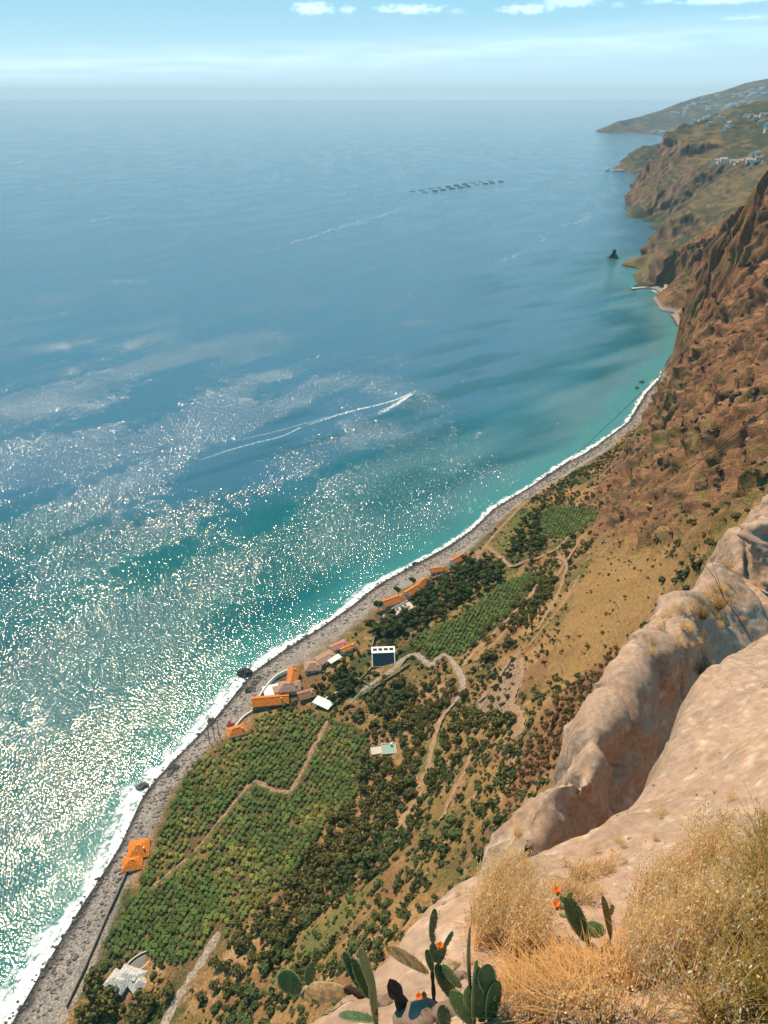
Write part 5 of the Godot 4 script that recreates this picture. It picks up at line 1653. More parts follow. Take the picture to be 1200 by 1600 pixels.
func leaf_material(trans := 0.35) -> StandardMaterial3D:
	var m := StandardMaterial3D.new()
	m.vertex_color_use_as_albedo = true
	m.roughness = 0.7
	m.metallic_specular = 0.25
	m.cull_mode = BaseMaterial3D.CULL_DISABLED
	m.backlight_enabled = true
	m.backlight = Color(trans, trans * 0.9, trans * 0.62)
	return m


func mesh_of(v: PackedVector3Array, n: PackedVector3Array, c: PackedColorArray) -> ArrayMesh:
	for i in range(0, v.size(), 3):
		if (v[i + 2] - v[i]).cross(v[i + 1] - v[i]).dot(n[i]) < 0.0:
			var t := v[i + 1]
			v[i + 1] = v[i + 2]
			v[i + 2] = t
	var a := []
	a.resize(Mesh.ARRAY_MAX)
	a[Mesh.ARRAY_VERTEX] = v
	a[Mesh.ARRAY_NORMAL] = n
	a[Mesh.ARRAY_COLOR] = c
	var m := ArrayMesh.new()
	m.add_surface_from_arrays(Mesh.PRIMITIVE_TRIANGLES, a)
	return m


func crown_mesh(seed_: int, r: Vector3, lobes: int, per_lobe: int, leaf: float, up: float, tones: Array) -> ArrayMesh:
	# leaf clumps spread over and through a handful of uneven lobes
	var g := RandomNumberGenerator.new()
	g.seed = seed_
	var v := PackedVector3Array()
	var nn := PackedVector3Array()
	var cc := PackedColorArray()
	for l in lobes:
		var d := Vector3(g.randf_range(-1, 1), g.randf_range(-0.55, 1.0), g.randf_range(-1, 1))
		d = d.normalized() * pow(g.randf(), 0.45) * 0.62
		var centre := Vector3(d.x * r.x, up + d.y * r.y, d.z * r.z)
		var size := g.randf_range(0.34, 0.56)
		for k in per_lobe:
			var w := Vector3(g.randfn(), g.randfn(), g.randfn()).normalized()
			if w.y < -0.55:
				w.y = -w.y
			var p := centre + w * r * size * g.randf_range(0.75, 1.12)
			var n := (w + Vector3(g.randfn(), g.randfn(), g.randfn()) * 0.35).normalized()
			var s := n.cross(Vector3(g.randfn(), g.randfn(), g.randfn())).normalized()
			var t := n.cross(s)
			var q := leaf * g.randf_range(0.6, 1.3)
			var col: Color = tones[g.randi() % tones.size()]
			col = col * g.randf_range(0.75, 1.2)
			col.a = 1.0
			var e := [p - s * q * 0.5, p + t * q * 0.42 - n * q * 0.08, p + s * q * 0.5, p - t * q * 0.42 - n * q * 0.08]
			for i: int in [0, 1, 2, 0, 2, 3]:
				v.append(e[i])
				nn.append((n + w * 0.6).normalized())
				cc.append(col)
	return mesh_of(v, nn, cc)


func trunk_mesh(seed_: int, high: float, thick: float) -> ArrayMesh:
	var g := RandomNumberGenerator.new()
	g.seed = seed_
	var st := SurfaceTool.new()
	st.begin(Mesh.PRIMITIVE_TRIANGLES)
	st.append_from(tube([Vector3(0, -0.8, 0), Vector3(0.05, high * 0.4, 0), Vector3(0, high, 0.05)], [thick, thick * 0.75, thick * 0.5], 6), 0, Transform3D.IDENTITY)
	for i in 4:
		var a := TAU * (i + g.randf()) / 4.0
		var d := Vector3(cos(a), 0.9, sin(a)) * high * 0.5
		st.append_from(tube([Vector3(0, high * 0.55, 0), Vector3(0, high * 0.6, 0) + d * 0.6, Vector3(0, high * 0.65, 0) + d * 1.2], [thick * 0.45, thick * 0.3, thick * 0.12], 5), 0, Transform3D.IDENTITY)
	return st.commit()


func multi(called: String, mesh: Mesh, mat: Material, where: Array, tints: Array, label: String, category: String) -> void:
	if where.is_empty():
		return
	var mm := MultiMesh.new()
	mm.transform_format = MultiMesh.TRANSFORM_3D
	mm.use_colors = true
	mm.mesh = mesh
	mm.instance_count = where.size()
	for i in where.size():
		mm.set_instance_transform(i, where[i])
		mm.set_instance_color(i, tints[i])
	var o := MultiMeshInstance3D.new()
	o.name = numbered(called)
	o.multimesh = mm
	o.material_override = mat
	add_child(o)
	tag(o, label, category, "", "stuff")


func poly(flat: Array) -> PackedVector2Array:
	var p := PackedVector2Array()
	for i in range(0, flat.size(), 2):
		p.append(Vector2(flat[i], flat[i + 1]))
	return p


var path_lines := []


func blocked(p: Vector2, room: float) -> bool:
	for q: Array in path_lines:
		var l: PackedVector2Array = q[1]
		var box2: Rect2 = q[2]
		if not box2.grow(4.0).has_point(p):
			continue
		for i in l.size() - 1:
			if Geometry2D.get_closest_point_to_segment(p, l[i], l[i + 1]).distance_to(p) < q[0] * 0.55 + room:
				return true
	for k: String in PLOTS:
		var h: Array = PLOTS[k]
		var d := (p - Vector2(h[0], h[2])).rotated(h[3])
		if absf(d.x) < h[4] * 0.5 + room + 0.3 and absf(d.y) < 3.6 + room:
			return true
	var g := p - Vector2(SPOTS[0][0], SPOTS[0][2])
	if absf(g.x) < 8.0 and g.y > -8.0 and g.y < 6.0:
		return true
	for i in [1, 2, 3]:
		if p.distance_to(Vector2(SPOTS[i][0], SPOTS[i][2])) < 4.2 + room:
			return true
	return false


func scatter(p: PackedVector2Array, step: float, chance: float, room: float, g: RandomNumberGenerator) -> PackedVector2Array:
	var out := PackedVector2Array()
	var lo := p[0]
	var hi := p[0]
	for q in p:
		lo = lo.min(q)
		hi = hi.max(q)
	var z := lo.y
	while z < hi.y:
		var x := lo.x
		while x < hi.x:
			var q := Vector2(x + g.randf_range(-0.42, 0.42) * step, z + g.randf_range(-0.42, 0.42) * step)
			x += step
			if g.randf() < chance and Geometry2D.is_point_in_polygon(q, p) and in_view(Vector3(q.x, ground(q.x, q.y), q.y), 0.08) and not blocked(q, room):
				out.append(q)
		z += step
	return out


func rows_of(p: PackedVector2Array, step: float, chance: float, g: RandomNumberGenerator) -> PackedVector2Array:
	# planted rows that run along the shore
	var out := PackedVector2Array()
	var u := Vector2(0.42, -0.907)
	var w := Vector2(0.907, 0.42)
	var lo := Vector2(p[0].dot(u), p[0].dot(w))
	var hi := lo
	for q in p:
		lo = lo.min(Vector2(q.dot(u), q.dot(w)))
		hi = hi.max(Vector2(q.dot(u), q.dot(w)))
	var b := lo.y
	while b < hi.y:
		var a := lo.x
		while a < hi.x:
			var q := u * (a + g.randf_range(-0.35, 0.35) * step) + w * (b + g.randf_range(-0.22, 0.22) * step)
			a += step * 0.8
			if g.randf() < chance and Geometry2D.is_point_in_polygon(q, p) and in_view(Vector3(q.x, ground(q.x, q.y), q.y), 0.08) and not blocked(q, 0.5):
				out.append(q)
		b += step * 1.3
	return out


func banana_mesh(seed_: int) -> ArrayMesh:
	var g := RandomNumberGenerator.new()
	g.seed = seed_
	var v := PackedVector3Array()
	var nn := PackedVector3Array()
	var cc := PackedColorArray()
	for l in 9:
		var a := TAU * l / 9.0 + g.randf_range(-0.3, 0.3)
		var out := Vector3(cos(a), 0, sin(a))
		var side := Vector3(-sin(a), 0, cos(a))
		var len_ := g.randf_range(1.3, 1.9)
		var lift := g.randf_range(0.5, 1.3)
		var col: Color = [Color(0.075, 0.125, 0.035), Color(0.055, 0.10, 0.03), Color(0.11, 0.15, 0.05)][l % 3]
		for k in 3:
			var f0 := k / 3.0
			var f1 := (k + 1) / 3.0
			var w0 := 0.34 * sin(PI * (0.1 + 0.85 * f0))
			var w1 := 0.34 * sin(PI * (0.1 + 0.85 * f1))
			var p0 := Vector3.UP * (1.7 + lift * f0 - 1.5 * lift * f0 * f0) + out * len_ * f0
			var p1 := Vector3.UP * (1.7 + lift * f1 - 1.5 * lift * f1 * f1) + out * len_ * f1
			for s: float in [-1.0, 1.0]:
				var e := [p0, p1, p1 + side * s * w1 - Vector3.UP * 0.10, p0 + side * s * w0 - Vector3.UP * 0.10]
				var n: Vector3 = (e[2] - e[0]).cross(e[1] - e[0]).normalized()
				n = n if n.y > 0.0 else -n
				for i: int in [0, 1, 2, 0, 2, 3]:
					v.append(e[i])
					nn.append(n)
					cc.append(col)
	for k in 5:
		var a := TAU * k / 5.0
		var b := TAU * (k + 1) / 5.0
		var p := [Vector3(cos(a) * 0.16, -0.5, sin(a) * 0.16), Vector3(cos(b) * 0.16, -0.5, sin(b) * 0.16), Vector3(cos(b) * 0.1, 1.8, sin(b) * 0.1), Vector3(cos(a) * 0.1, 1.8, sin(a) * 0.1)]
		for i: int in [0, 2, 1, 0, 3, 2]:
			v.append(p[i])
			nn.append(Vector3(cos(a), 0, sin(a)))
			cc.append(Color(0.16, 0.13, 0.06))
	return mesh_of(v, nn, cc)


func upright(x: float, z: float, size: Vector3, g: RandomNumberGenerator, sink := 0.0) -> Transform3D:
	return Transform3D(Basis(Vector3.UP, g.randf() * TAU).scaled(size), Vector3(x, surface(x, z) - sink, z))


func plants_below() -> void:
	for q: Array in PATHS:
		var l := poly(q[2])
		var r := Rect2(l[0], Vector2.ZERO)
		for p in l:
			r = r.expand(p)
		path_lines.append([q[0], l, r])
	M.leaf = leaf_material()
	M.bark = plain(Color(0.14, 0.10, 0.07), 0.95)
	var g := RandomNumberGenerator.new()
	g.seed = 5150
	# banana plants
	var kinds := [banana_mesh(1), banana_mesh(2), banana_mesh(3)]
	var spots := [[], [], []]
	var tints := [[], [], []]
	for a: Array in [[BANANA_A, 1.85, 0.94], [BANANA_B, 1.85, 1.0], [BANANA_C, 1.9, 1.0]]:
		for p in rows_of(poly(a[0]), a[1], a[2], g):
			var dry := smoothstep(-0.05, 0.35, noise_a.get_noise_2d(p.x * 0.02, p.y * 0.02) + 0.35 * noise_b.get_noise_2d(p.x * 0.12, p.y * 0.12)) if a[0] == BANANA_A else 0.0
			if dry > 0.4 and g.randf() < 0.25:
				continue
			var k := g.randi() % 3
			var s := g.randf_range(0.55, 1.0)
			spots[k].append(upright(p.x, p.y, Vector3.ONE * s, g))
			tints[k].append(mixc(Color(1.0, 0.95, 0.8), Color(2.7, 1.6, 1.2), dry * g.randf_range(0.1, 1.0)) * g.randf_range(0.55, 1.3))
	for k in 3:
		multi("banana_plants", kinds[k], M.leaf, spots[k], tints[k], "dense mass of banana plants filling the plantation blocks", "banana plants")
	# trees, each a thing of its own
	var dark := [Color(0.045, 0.07, 0.022), Color(0.06, 0.085, 0.025), Color(0.035, 0.055, 0.02), Color(0.085, 0.10, 0.03)]
	var olive := [Color(0.085, 0.085, 0.025), Color(0.11, 0.10, 0.03), Color(0.06, 0.065, 0.02), Color(0.15, 0.125, 0.04)]
	var wood := []
	var orchard := []
	for i in 4:
		wood.append([trunk_mesh(30 + i, 3.2, 0.28), crown_mesh(40 + i, Vector3(3.4, 2.7, 3.4), 9, 58, 0.85, 4.0, dark)])
		orchard.append([trunk_mesh(50 + i, 1.6, 0.18), crown_mesh(60 + i, Vector3(2.3, 1.7, 2.3), 7, 52, 0.62, 2.1, olive)])
	var todo := []
	for a: Array in [
		[WOOD_A, 5.0, 0.95, wood, "broad dark green tree in the grove behind the beach houses", "trees in the grove behind the beach houses", 0.75, 1.15],
		[WOOD_B, 4.6, 0.9, wood, "dark green tree in the garden inland of the pink roofs", "garden trees inland of the pink roofs", 0.6, 0.95],
		[WOOD_C, 5.2, 0.8, wood, "dark green tree on the green slope above the far paths", "trees above the far paths", 0.6, 0.9],
		[ORCHARD_A, 4.3, 0.82, orchard, "round olive green orchard tree on the slope above the bananas", "orchard trees above the bananas", 0.8, 1.35],
		[ORCHARD_B, 5.0, 0.75, orchard, "round green tree near the grey roofed house and the lower track", "trees near the grey roofed house", 1.1, 1.7],
		[ORCHARD_C, 4.8, 0.55, orchard, "round green tree beside the upper dirt paths", "trees beside the upper dirt paths", 0.8, 1.3],
		[ORCHARD_D, 4.6, 0.62, orchard, "round green tree between the glazed house and the orchard tank", "trees between the glazed house and the tank", 0.75, 1.2],
	]:
		for p in scatter(poly(a[0]), a[1], a[2], 1.2, g):
			todo.append([p, g.randf_range(a[6], a[7]), a[3], a[4], a[5], g.randi() % 4, g.randf() * TAU, 0])
	for q: Array in [[Vector2(SPOTS[10][0], SPOTS[10][2]), 0.95], [Vector2(SPOTS[11][0], SPOTS[11][2]), 0.95], [Vector2(SPOTS[12][0], SPOTS[12][2]), 1.1]]:
		todo.append([q[0], q[1], wood, "round topped tree on the sea side of the orange roofs", "trees beside the orange roofs", g.randi() % 4, 0.3, 1])
	todo.sort_custom(func(a, b): return a[7] > b[7] or (a[7] == b[7] and a[1] / a[0].length() > b[1] / b[0].length()))
	var rest := {}
	for i in todo.size():
		var q: Array = todo[i]
		var p: Vector2 = q[0]
		var at := Vector3(p.x, surface(p.x, p.y), p.y)
		if i < 300:
			var o := base("wood_tree" if q[2] == wood else "orchard_tree", at, q[6])
			o.scale = Vector3.ONE * q[1]
			part("trunk", q[2][q[5]][0], M.bark, o)
			part("crown", q[2][q[5]][1], M.leaf, o)
			tag(o, tree_label(q[3], p, q[1]), "tree", "round trees on the cultivated shelf" if q[3].begins_with("round") and not q[3].begins_with("round topped") else q[4])
		else:
			var key := [q[2] == wood, q[5]]
			if not rest.has(key):
				rest[key] = [q[2][q[5]][1], [], []]
			rest[key][1].append(Transform3D(Basis(Vector3.UP, q[6]).scaled(Vector3.ONE * q[1]), at))
			rest[key][2].append(Color(1, 1, 1) * g.randf_range(0.8, 1.2))
	for key: Array in rest:
		multi("distant_trees", rest[key][0], M.leaf, rest[key][1], rest[key][2], "further green trees standing among the orchard and grove", "trees")
	print("trees ", todo.size())
	# red bougainvillea
	var red := part("bougainvillea", crown_mesh(71, Vector3(2.6, 1.6, 2.2), 7, 60, 0.5, 1.4, [Color(0.55, 0.02, 0.03), Color(0.42, 0.015, 0.04), Color(0.60, 0.05, 0.03), Color(0.08, 0.09, 0.03)]), M.leaf, self)
	red.position = Vector3(SPOTS[4][0], surface(SPOTS[4][0], SPOTS[4][2]) + 1.0, SPOTS[4][2])
	tag(red, "bright red bougainvillea against the small orange roofed house", "shrub")
	# scrub: small bushes over the slopes
	var bush := [crown_mesh(81, Vector3(1.0, 0.7, 1.0), 5, 22, 0.42, 0.35, [Color(1, 1, 1), Color(0.8, 0.85, 0.7), Color(1.2, 1.15, 1.0)]), crown_mesh(82, Vector3(1.1, 0.6, 0.9), 4, 24, 0.42, 0.3, [Color(1, 1, 1), Color(0.7, 0.75, 0.7), Color(1.25, 1.2, 1.0)])]
	spots = [[], []]
	tints = [[], []]
	var zones := []
	for a: Array in [BANANA_A, BANANA_B, BANANA_C]:
		zones.append(poly(a))
	var meadow := poly(MEADOW_A)
	var heath := poly(HEATH_A)
	var greens := [poly(GREEN_A), poly(GREEN_B), poly(GREEN_C), poly(GREEN_D)]
	var z := -760.0
	while z < -60.0:
		var x := -150.0
		while x < 330.0:
			var p := Vector2(x + g.randf_range(-1.0, 1.0), z + g.randf_range(-1.0, 1.0))
			x += 2.1
			var h := ground(p.x, p.y)
			if h < 5.5 or not in_view(Vector3(p.x, h, p.y), 0.05):
				continue
			var n1 := noise_a.get_noise_2d(p.x * 0.03 + 40.0, p.y * 0.03)
			var chance := 0.30 + n1 * 0.9
			var tone := mixc(Color(0.10, 0.095, 0.03), Color(0.055, 0.07, 0.025), 0.5 + 2.0 * noise_b.get_noise_2d(p.x * 0.07, p.y * 0.07))
			var size := 0.4 + 1.3 * pow(g.randf(), 1.6)
			if h > 36.0 and p.y > -215.0:
				chance += 0.25
				size *= g.randf_range(0.9, 1.9)
				tone = mixc(tone, Color(0.10, 0.12, 0.045), g.randf())
			if h < 62.0:
				chance += 0.22
				size *= g.randf_range(0.9, 1.7)
				tone = mixc(tone, Color(0.065, 0.085, 0.028), 0.3 + 0.6 * g.randf())
			if Geometry2D.is_point_in_polygon(p, heath):
				chance = 1.0
				tone = mixc(Color(0.16, 0.075, 0.035), Color(0.10, 0.075, 0.035), g.randf())
				size = g.randf_range(0.7, 1.5)
			elif Geometry2D.is_point_in_polygon(p, meadow):
				chance = 0.20 + n1 * 0.4
				tone = mixc(Color(0.20, 0.14, 0.05), Color(0.11, 0.11, 0.035), g.randf())
				size *= 0.7
			else:
				for q: PackedVector2Array in greens:
					if Geometry2D.is_point_in_polygon(p, q):
						tone = Color(0.09, 0.13, 0.035)
						chance = 0.5
						size *= 0.6
			if p.x > cliff_edge(p.y) - 6.0:
				tone = mixc(tone, Color(0.17, 0.10, 0.045), 0.7)
				chance *= 0.45
			if g.randf() > chance or blocked(p, 0.7):
				continue
			var skip := false
			for q: PackedVector2Array in zones:
				skip = skip or Geometry2D.is_point_in_polygon(p, q)
			if skip:
				continue
			var k := g.randi() % 2
			var up := upright(p.x, p.y, Vector3(size, size * g.randf_range(0.8, 1.2), size), g)
			var flat := Vector3(p.x, h, p.y)
			var slope := slope_at(p.x, p.y)
			if craggy(flat, slope) > 0.02:
				up.origin = flat + land_shape(flat, slope)
			spots[k].append(up)
			tints[k].append(tone * g.randf_range(0.7, 1.3))
		z += 2.1
	for k in 2:
		print("scrub ", spots[k].size())
		multi("scrub_bushes", bush[k], M.leaf, spots[k], tints[k], "low olive and brown scrub bushes dotted over the slopes", "scrub")
	crags(g)
	pebbles(g)


func tree_label(words: String, p: Vector2, size: float) -> String:
	# the orchard is large: say what each tree stands near
	if not words.begins_with("round") or words.begins_with("round topped"):
		return words
	var marks := {"the square green water tank": Vector2(SPOTS[2][0], SPOTS[2][2]), "the end of the plantation path": Vector2(PATHS[0][2][0], PATHS[0][2][1]), "the bend of the plantation path": Vector2(PATHS[1][2][0], PATHS[1][2][1]), "the upper end of the lower track": Vector2(PATHS[3][2][8], PATHS[3][2][9]), "the lower track": Vector2(PATHS[3][2][2], PATHS[3][2][3]), "the bare orange soil patch": Vector2(SOIL_B[0], SOIL_B[1]), "the straight dirt path uphill": Vector2(PATHS[8][2][4], PATHS[8][2][5]), "the forked erosion gully": Vector2(PATHS[15][2][0], PATHS[15][2][1]), "the lower soil scar": Vector2(SOIL_C[4], SOIL_C[5]), "the glazed house": Vector2(SPOTS[0][0] + 6.0, SPOTS[0][2] + 8.0), "the bend of the paved path": Vector2(PATHS[7][2][6], PATHS[7][2][7]), "the bare soil below the paved path": Vector2(SOIL_D[0], SOIL_D[1]), "the grey erosion patch": Vector2(SOIL_A[2], SOIL_A[3]), "the upper end of the banana strip": Vector2(BANANA_B[8], BANANA_B[9]), "the lower end of the banana strip": Vector2(BANANA_B[16], BANANA_B[17]), "the white roofed house": Vector2(PLOTS["GREY_B"][0], PLOTS["GREY_B"][2]), "the beach track": Vector2(PATHS[4][2][2], PATHS[4][2][3])}
	var best := ""
	var far := 1e9
	for k: String in marks:
		if p.distance_to(marks[k]) < far:
			far = p.distance_to(marks[k])
			best = k
	return ("small" if size < 0.95 else ("broad" if size > 1.18 else "mid sized")) + (" round olive orchard tree " if words.contains("olive") else " round green tree ") + ("beside " if far < 9.0 else "towards ") + best


func crags(g: RandomNumberGenerator) -> void:
	var mesh := [lump(301, 1.1, 7, 9, 0.6), lump(302, 1.2, 7, 9, 0.5), lump(303, 1.0, 7, 9, 0.7)]
	var spots := [[], [], []]
	var tints := [[], [], []]
	var z := -1000.0
	while z < -180.0:
		var x := 60.0
		while x < 460.0:
			var p := Vector2(x + g.randf_range(-2.5, 2.5), z + g.randf_range(-2.5, 2.5))
			x += 4.0
			var h := ground(p.x, p.y)
			if h < 3.0 or not in_view(Vector3(p.x, h, p.y), 0.05):
				continue
			var n := slope_at(p.x, p.y)
			var c := craggy(Vector3(p.x, h, p.y), n)
			var q := noise_a.get_noise_2d(p.x * 0.02 + 9.0, p.y * 0.02)
			if g.randf() > c * (0.12 + 0.4 * q):
				continue
			var s := 0.6 + 2.2 * pow(g.randf(), 2.0)
			var k := g.randi() % 3
			var b := Basis(Vector3(g.randfn(), g.randfn(), g.randfn()).normalized(), g.randf() * TAU).scaled(Vector3(s, s * g.randf_range(0.7, 1.6), s))
			var pos := Vector3(p.x, h, p.y)
			spots[k].append(Transform3D(b, pos + land_shape(pos, n) - n * s * 0.45))
			tints[k].append(mixc(Color(0.29, 0.17, 0.105), Color(0.15, 0.10, 0.075), g.randf() + q) * g.randf_range(0.8, 1.2))
		z += 4.0
	for k in 3:
		print("crags ", spots[k].size())
		multi("cliff_crags", mesh[k], M.cliff, spots[k], tints[k], "brown and black rock crags jutting from the sea cliff", "rocks")


func pebbles(g: RandomNumberGenerator) -> void:
	var mesh := [lump(311, 0.5, 5, 7), lump(312, 0.6, 5, 7)]
	var spots := [[], []]
	var tints := [[], []]
	var l := line_of(COAST.slice(0, 56))
	for i in l.size():
		var t := (l[mini(i + 2, l.size() - 1)] - l[maxi(i - 2, 0)]).normalized()
		var out := Vector2(t.y, -t.x)
		for k in 5:
			var d := -g.randf() * 15.0 + 1.5
			var p := l[i] + out * d + t * g.randf()
			var h := ground(p.x, p.y)
			if h > 4.5 or h < -1.0:
				continue
			var s := pow(g.randf(), 3.0) * 0.9 + 0.22
			var j := g.randi() % 2
			spots[j].append(Transform3D(Basis(Vector3.UP, g.randf() * TAU).scaled(Vector3(s, s * 0.6, s * 0.8)), Vector3(p.x, h + 0.05, p.y)))
			tints[j].append(mixc(Color(0.42, 0.35, 0.31), Color(0.16, 0.14, 0.13), g.randf() + (0.7 if h < 1.0 else 0.0)))
	for j in 2:
		multi("beach_stones", mesh[j], M.ground, spots[j], tints[j], "grey pebbles and dark stones strewn along the beach", "stones")


# ---------------------------------------------------------------- on the ledge

func on_rock(f: Dictionary, x: float, z: float, shape: Callable) -> Vector3:
	var s := 0.06
	var p := Vector3(x, sample(f, x, z), z)
	var n := Vector3(sample(f, x - s, z) - sample(f, x + s, z), 2.0 * s, sample(f, x, z - s) - sample(f, x, z + s)).normalized()
	var d: Vector3 = shape.call(p, n)
	return p + Vector3.UP * (d.dot(n) / maxf(n.y, 0.3))


func pad_mesh(long: float, wide: float, thick: float, seed_: int, tones: Array) -> ArrayMesh:
	# a prickly pear pad: egg shaped, cushioned, its base at the origin and its tip along +y, its face along z
	var n := FastNoiseLite.new()
	n.seed = seed_
	n.noise_type = FastNoiseLite.TYPE_SIMPLEX_SMOOTH
	n.fractal_octaves = 3
	n.frequency = 1.0
	var g := RandomNumberGenerator.new()
	g.seed = seed_
	var v := PackedVector3Array()
	var nn := PackedVector3Array()
	var cc := PackedColorArray()
	var idx := PackedInt32Array()
	var rings := 18
	var segs := 20
	var bend := g.randf_range(-0.12, 0.12) * long
	for r in rings + 1:
		var t := r / float(rings)
		var y := long * (0.5 - 0.5 * cos(PI * t))
		var f := clampf(y / long, 0.0, 1.0)
		var w := wide * 0.5 * sqrt(maxf(0.0, 1.0 - pow((f - 0.60) / (0.60 if f < 0.60 else 0.40), 2.0)))
		w = maxf(w, wide * 0.16 * (1.0 - f)) if f < 0.3 else w
		var th := thick * 0.5 * pow(w / (wide * 0.5 + 1e-6), 0.6)
		for s in segs:
			var a := TAU * s / segs
			var rim := absf(cos(a))
			var p := Vector3(cos(a) * w * (1.0 + 0.05 * n.get_noise_2d(f * 4.0, s * 0.6)), y, sin(a) * th * (1.0 + 0.25 * n.get_noise_3d(cos(a) * 2.0, f * 5.0, sin(a))))
			p.z += bend * f * f
			v.append(p)
			nn.append(Vector3(cos(a) / maxf(w, 0.004), 0.35 * (f - 0.45) / maxf(thick, 0.01), sin(a) / maxf(th, 0.004)).normalized())
			var q := n.get_noise_3d(p.x * 22.0, p.y * 22.0, p.z * 22.0)
			var c := mixc(tones[0], tones[1], 0.5 + 1.4 * q)
			if rim > 0.93:
				c = mixc(c, tones[2], 0.7)
			cc.append(c)
	for r in rings:
		for s in segs:
			var a := r * segs + s
			var b := r * segs + (s + 1) % segs
			idx.append_array(PackedInt32Array([a, b, a + segs, b, b + segs, a + segs]))
	var arr := []
	arr.resize(Mesh.ARRAY_MAX)
	arr[Mesh.ARRAY_VERTEX] = v
	arr[Mesh.ARRAY_NORMAL] = nn
	arr[Mesh.ARRAY_COLOR] = cc
	arr[Mesh.ARRAY_INDEX] = idx
	var m := ArrayMesh.new()
	m.add_surface_from_arrays(Mesh.PRIMITIVE_TRIANGLES, arr)
	return m


func spine_mesh(long: float, wide: float, thick: float, seed_: int) -> ArrayMesh:
	# small bristle tufts set over both faces and round the rim
	var g := RandomNumberGenerator.new()
	g.seed = seed_
	var st := tool()
	var rows := maxi(4, int(long / 0.030))
	for r in rows:
		var f := (r + 0.7) / (rows + 0.4)
		var w := wide * 0.5 * sqrt(maxf(0.0, 1.0 - pow((f - 0.60) / (0.60 if f < 0.60 else 0.40), 2.0)))
		var cols := maxi(1, int(w * 2.0 / 0.030))
		for c in cols + 2:
			var u := clampf(((c + 0.5 * (r % 2)) / (cols + 0.9)) * 2.0 - 1.0, -1.0, 1.0)
			for face: float in [-1.0, 1.0]:
				var p := Vector3(u * w, f * long, face * thick * 0.46 * sqrt(maxf(0.0, 1.0 - u * u)))
				var n := Vector3(u * 1.3, 0.2 if f > 0.7 else 0.0, face * (1.05 - absf(u))).normalized()
				for k in 3:
					var d := (n + Vector3(g.randfn(), g.randfn(), g.randfn()) * 0.4).normalized()
					var len_ := g.randf_range(0.006, 0.016)
					var s := d.cross(Vector3(0.3, 0.5, 0.8)).normalized() * 0.0013
					tri(st, p - s, p + s, p + d * len_, n)
	return st.commit()


func along(a: Vector3, b: Vector3, turn: float) -> Basis:
	# y from a to b, z (the face) towards the viewer's side, turned about the axis
	var y := (b - a).normalized()
	var face := (cam.position - a).normalized()
	face = (face - y * face.dot(y)).normalized()
	var x := y.cross(face)
	return Basis(y, turn) * Basis(x, y, face)


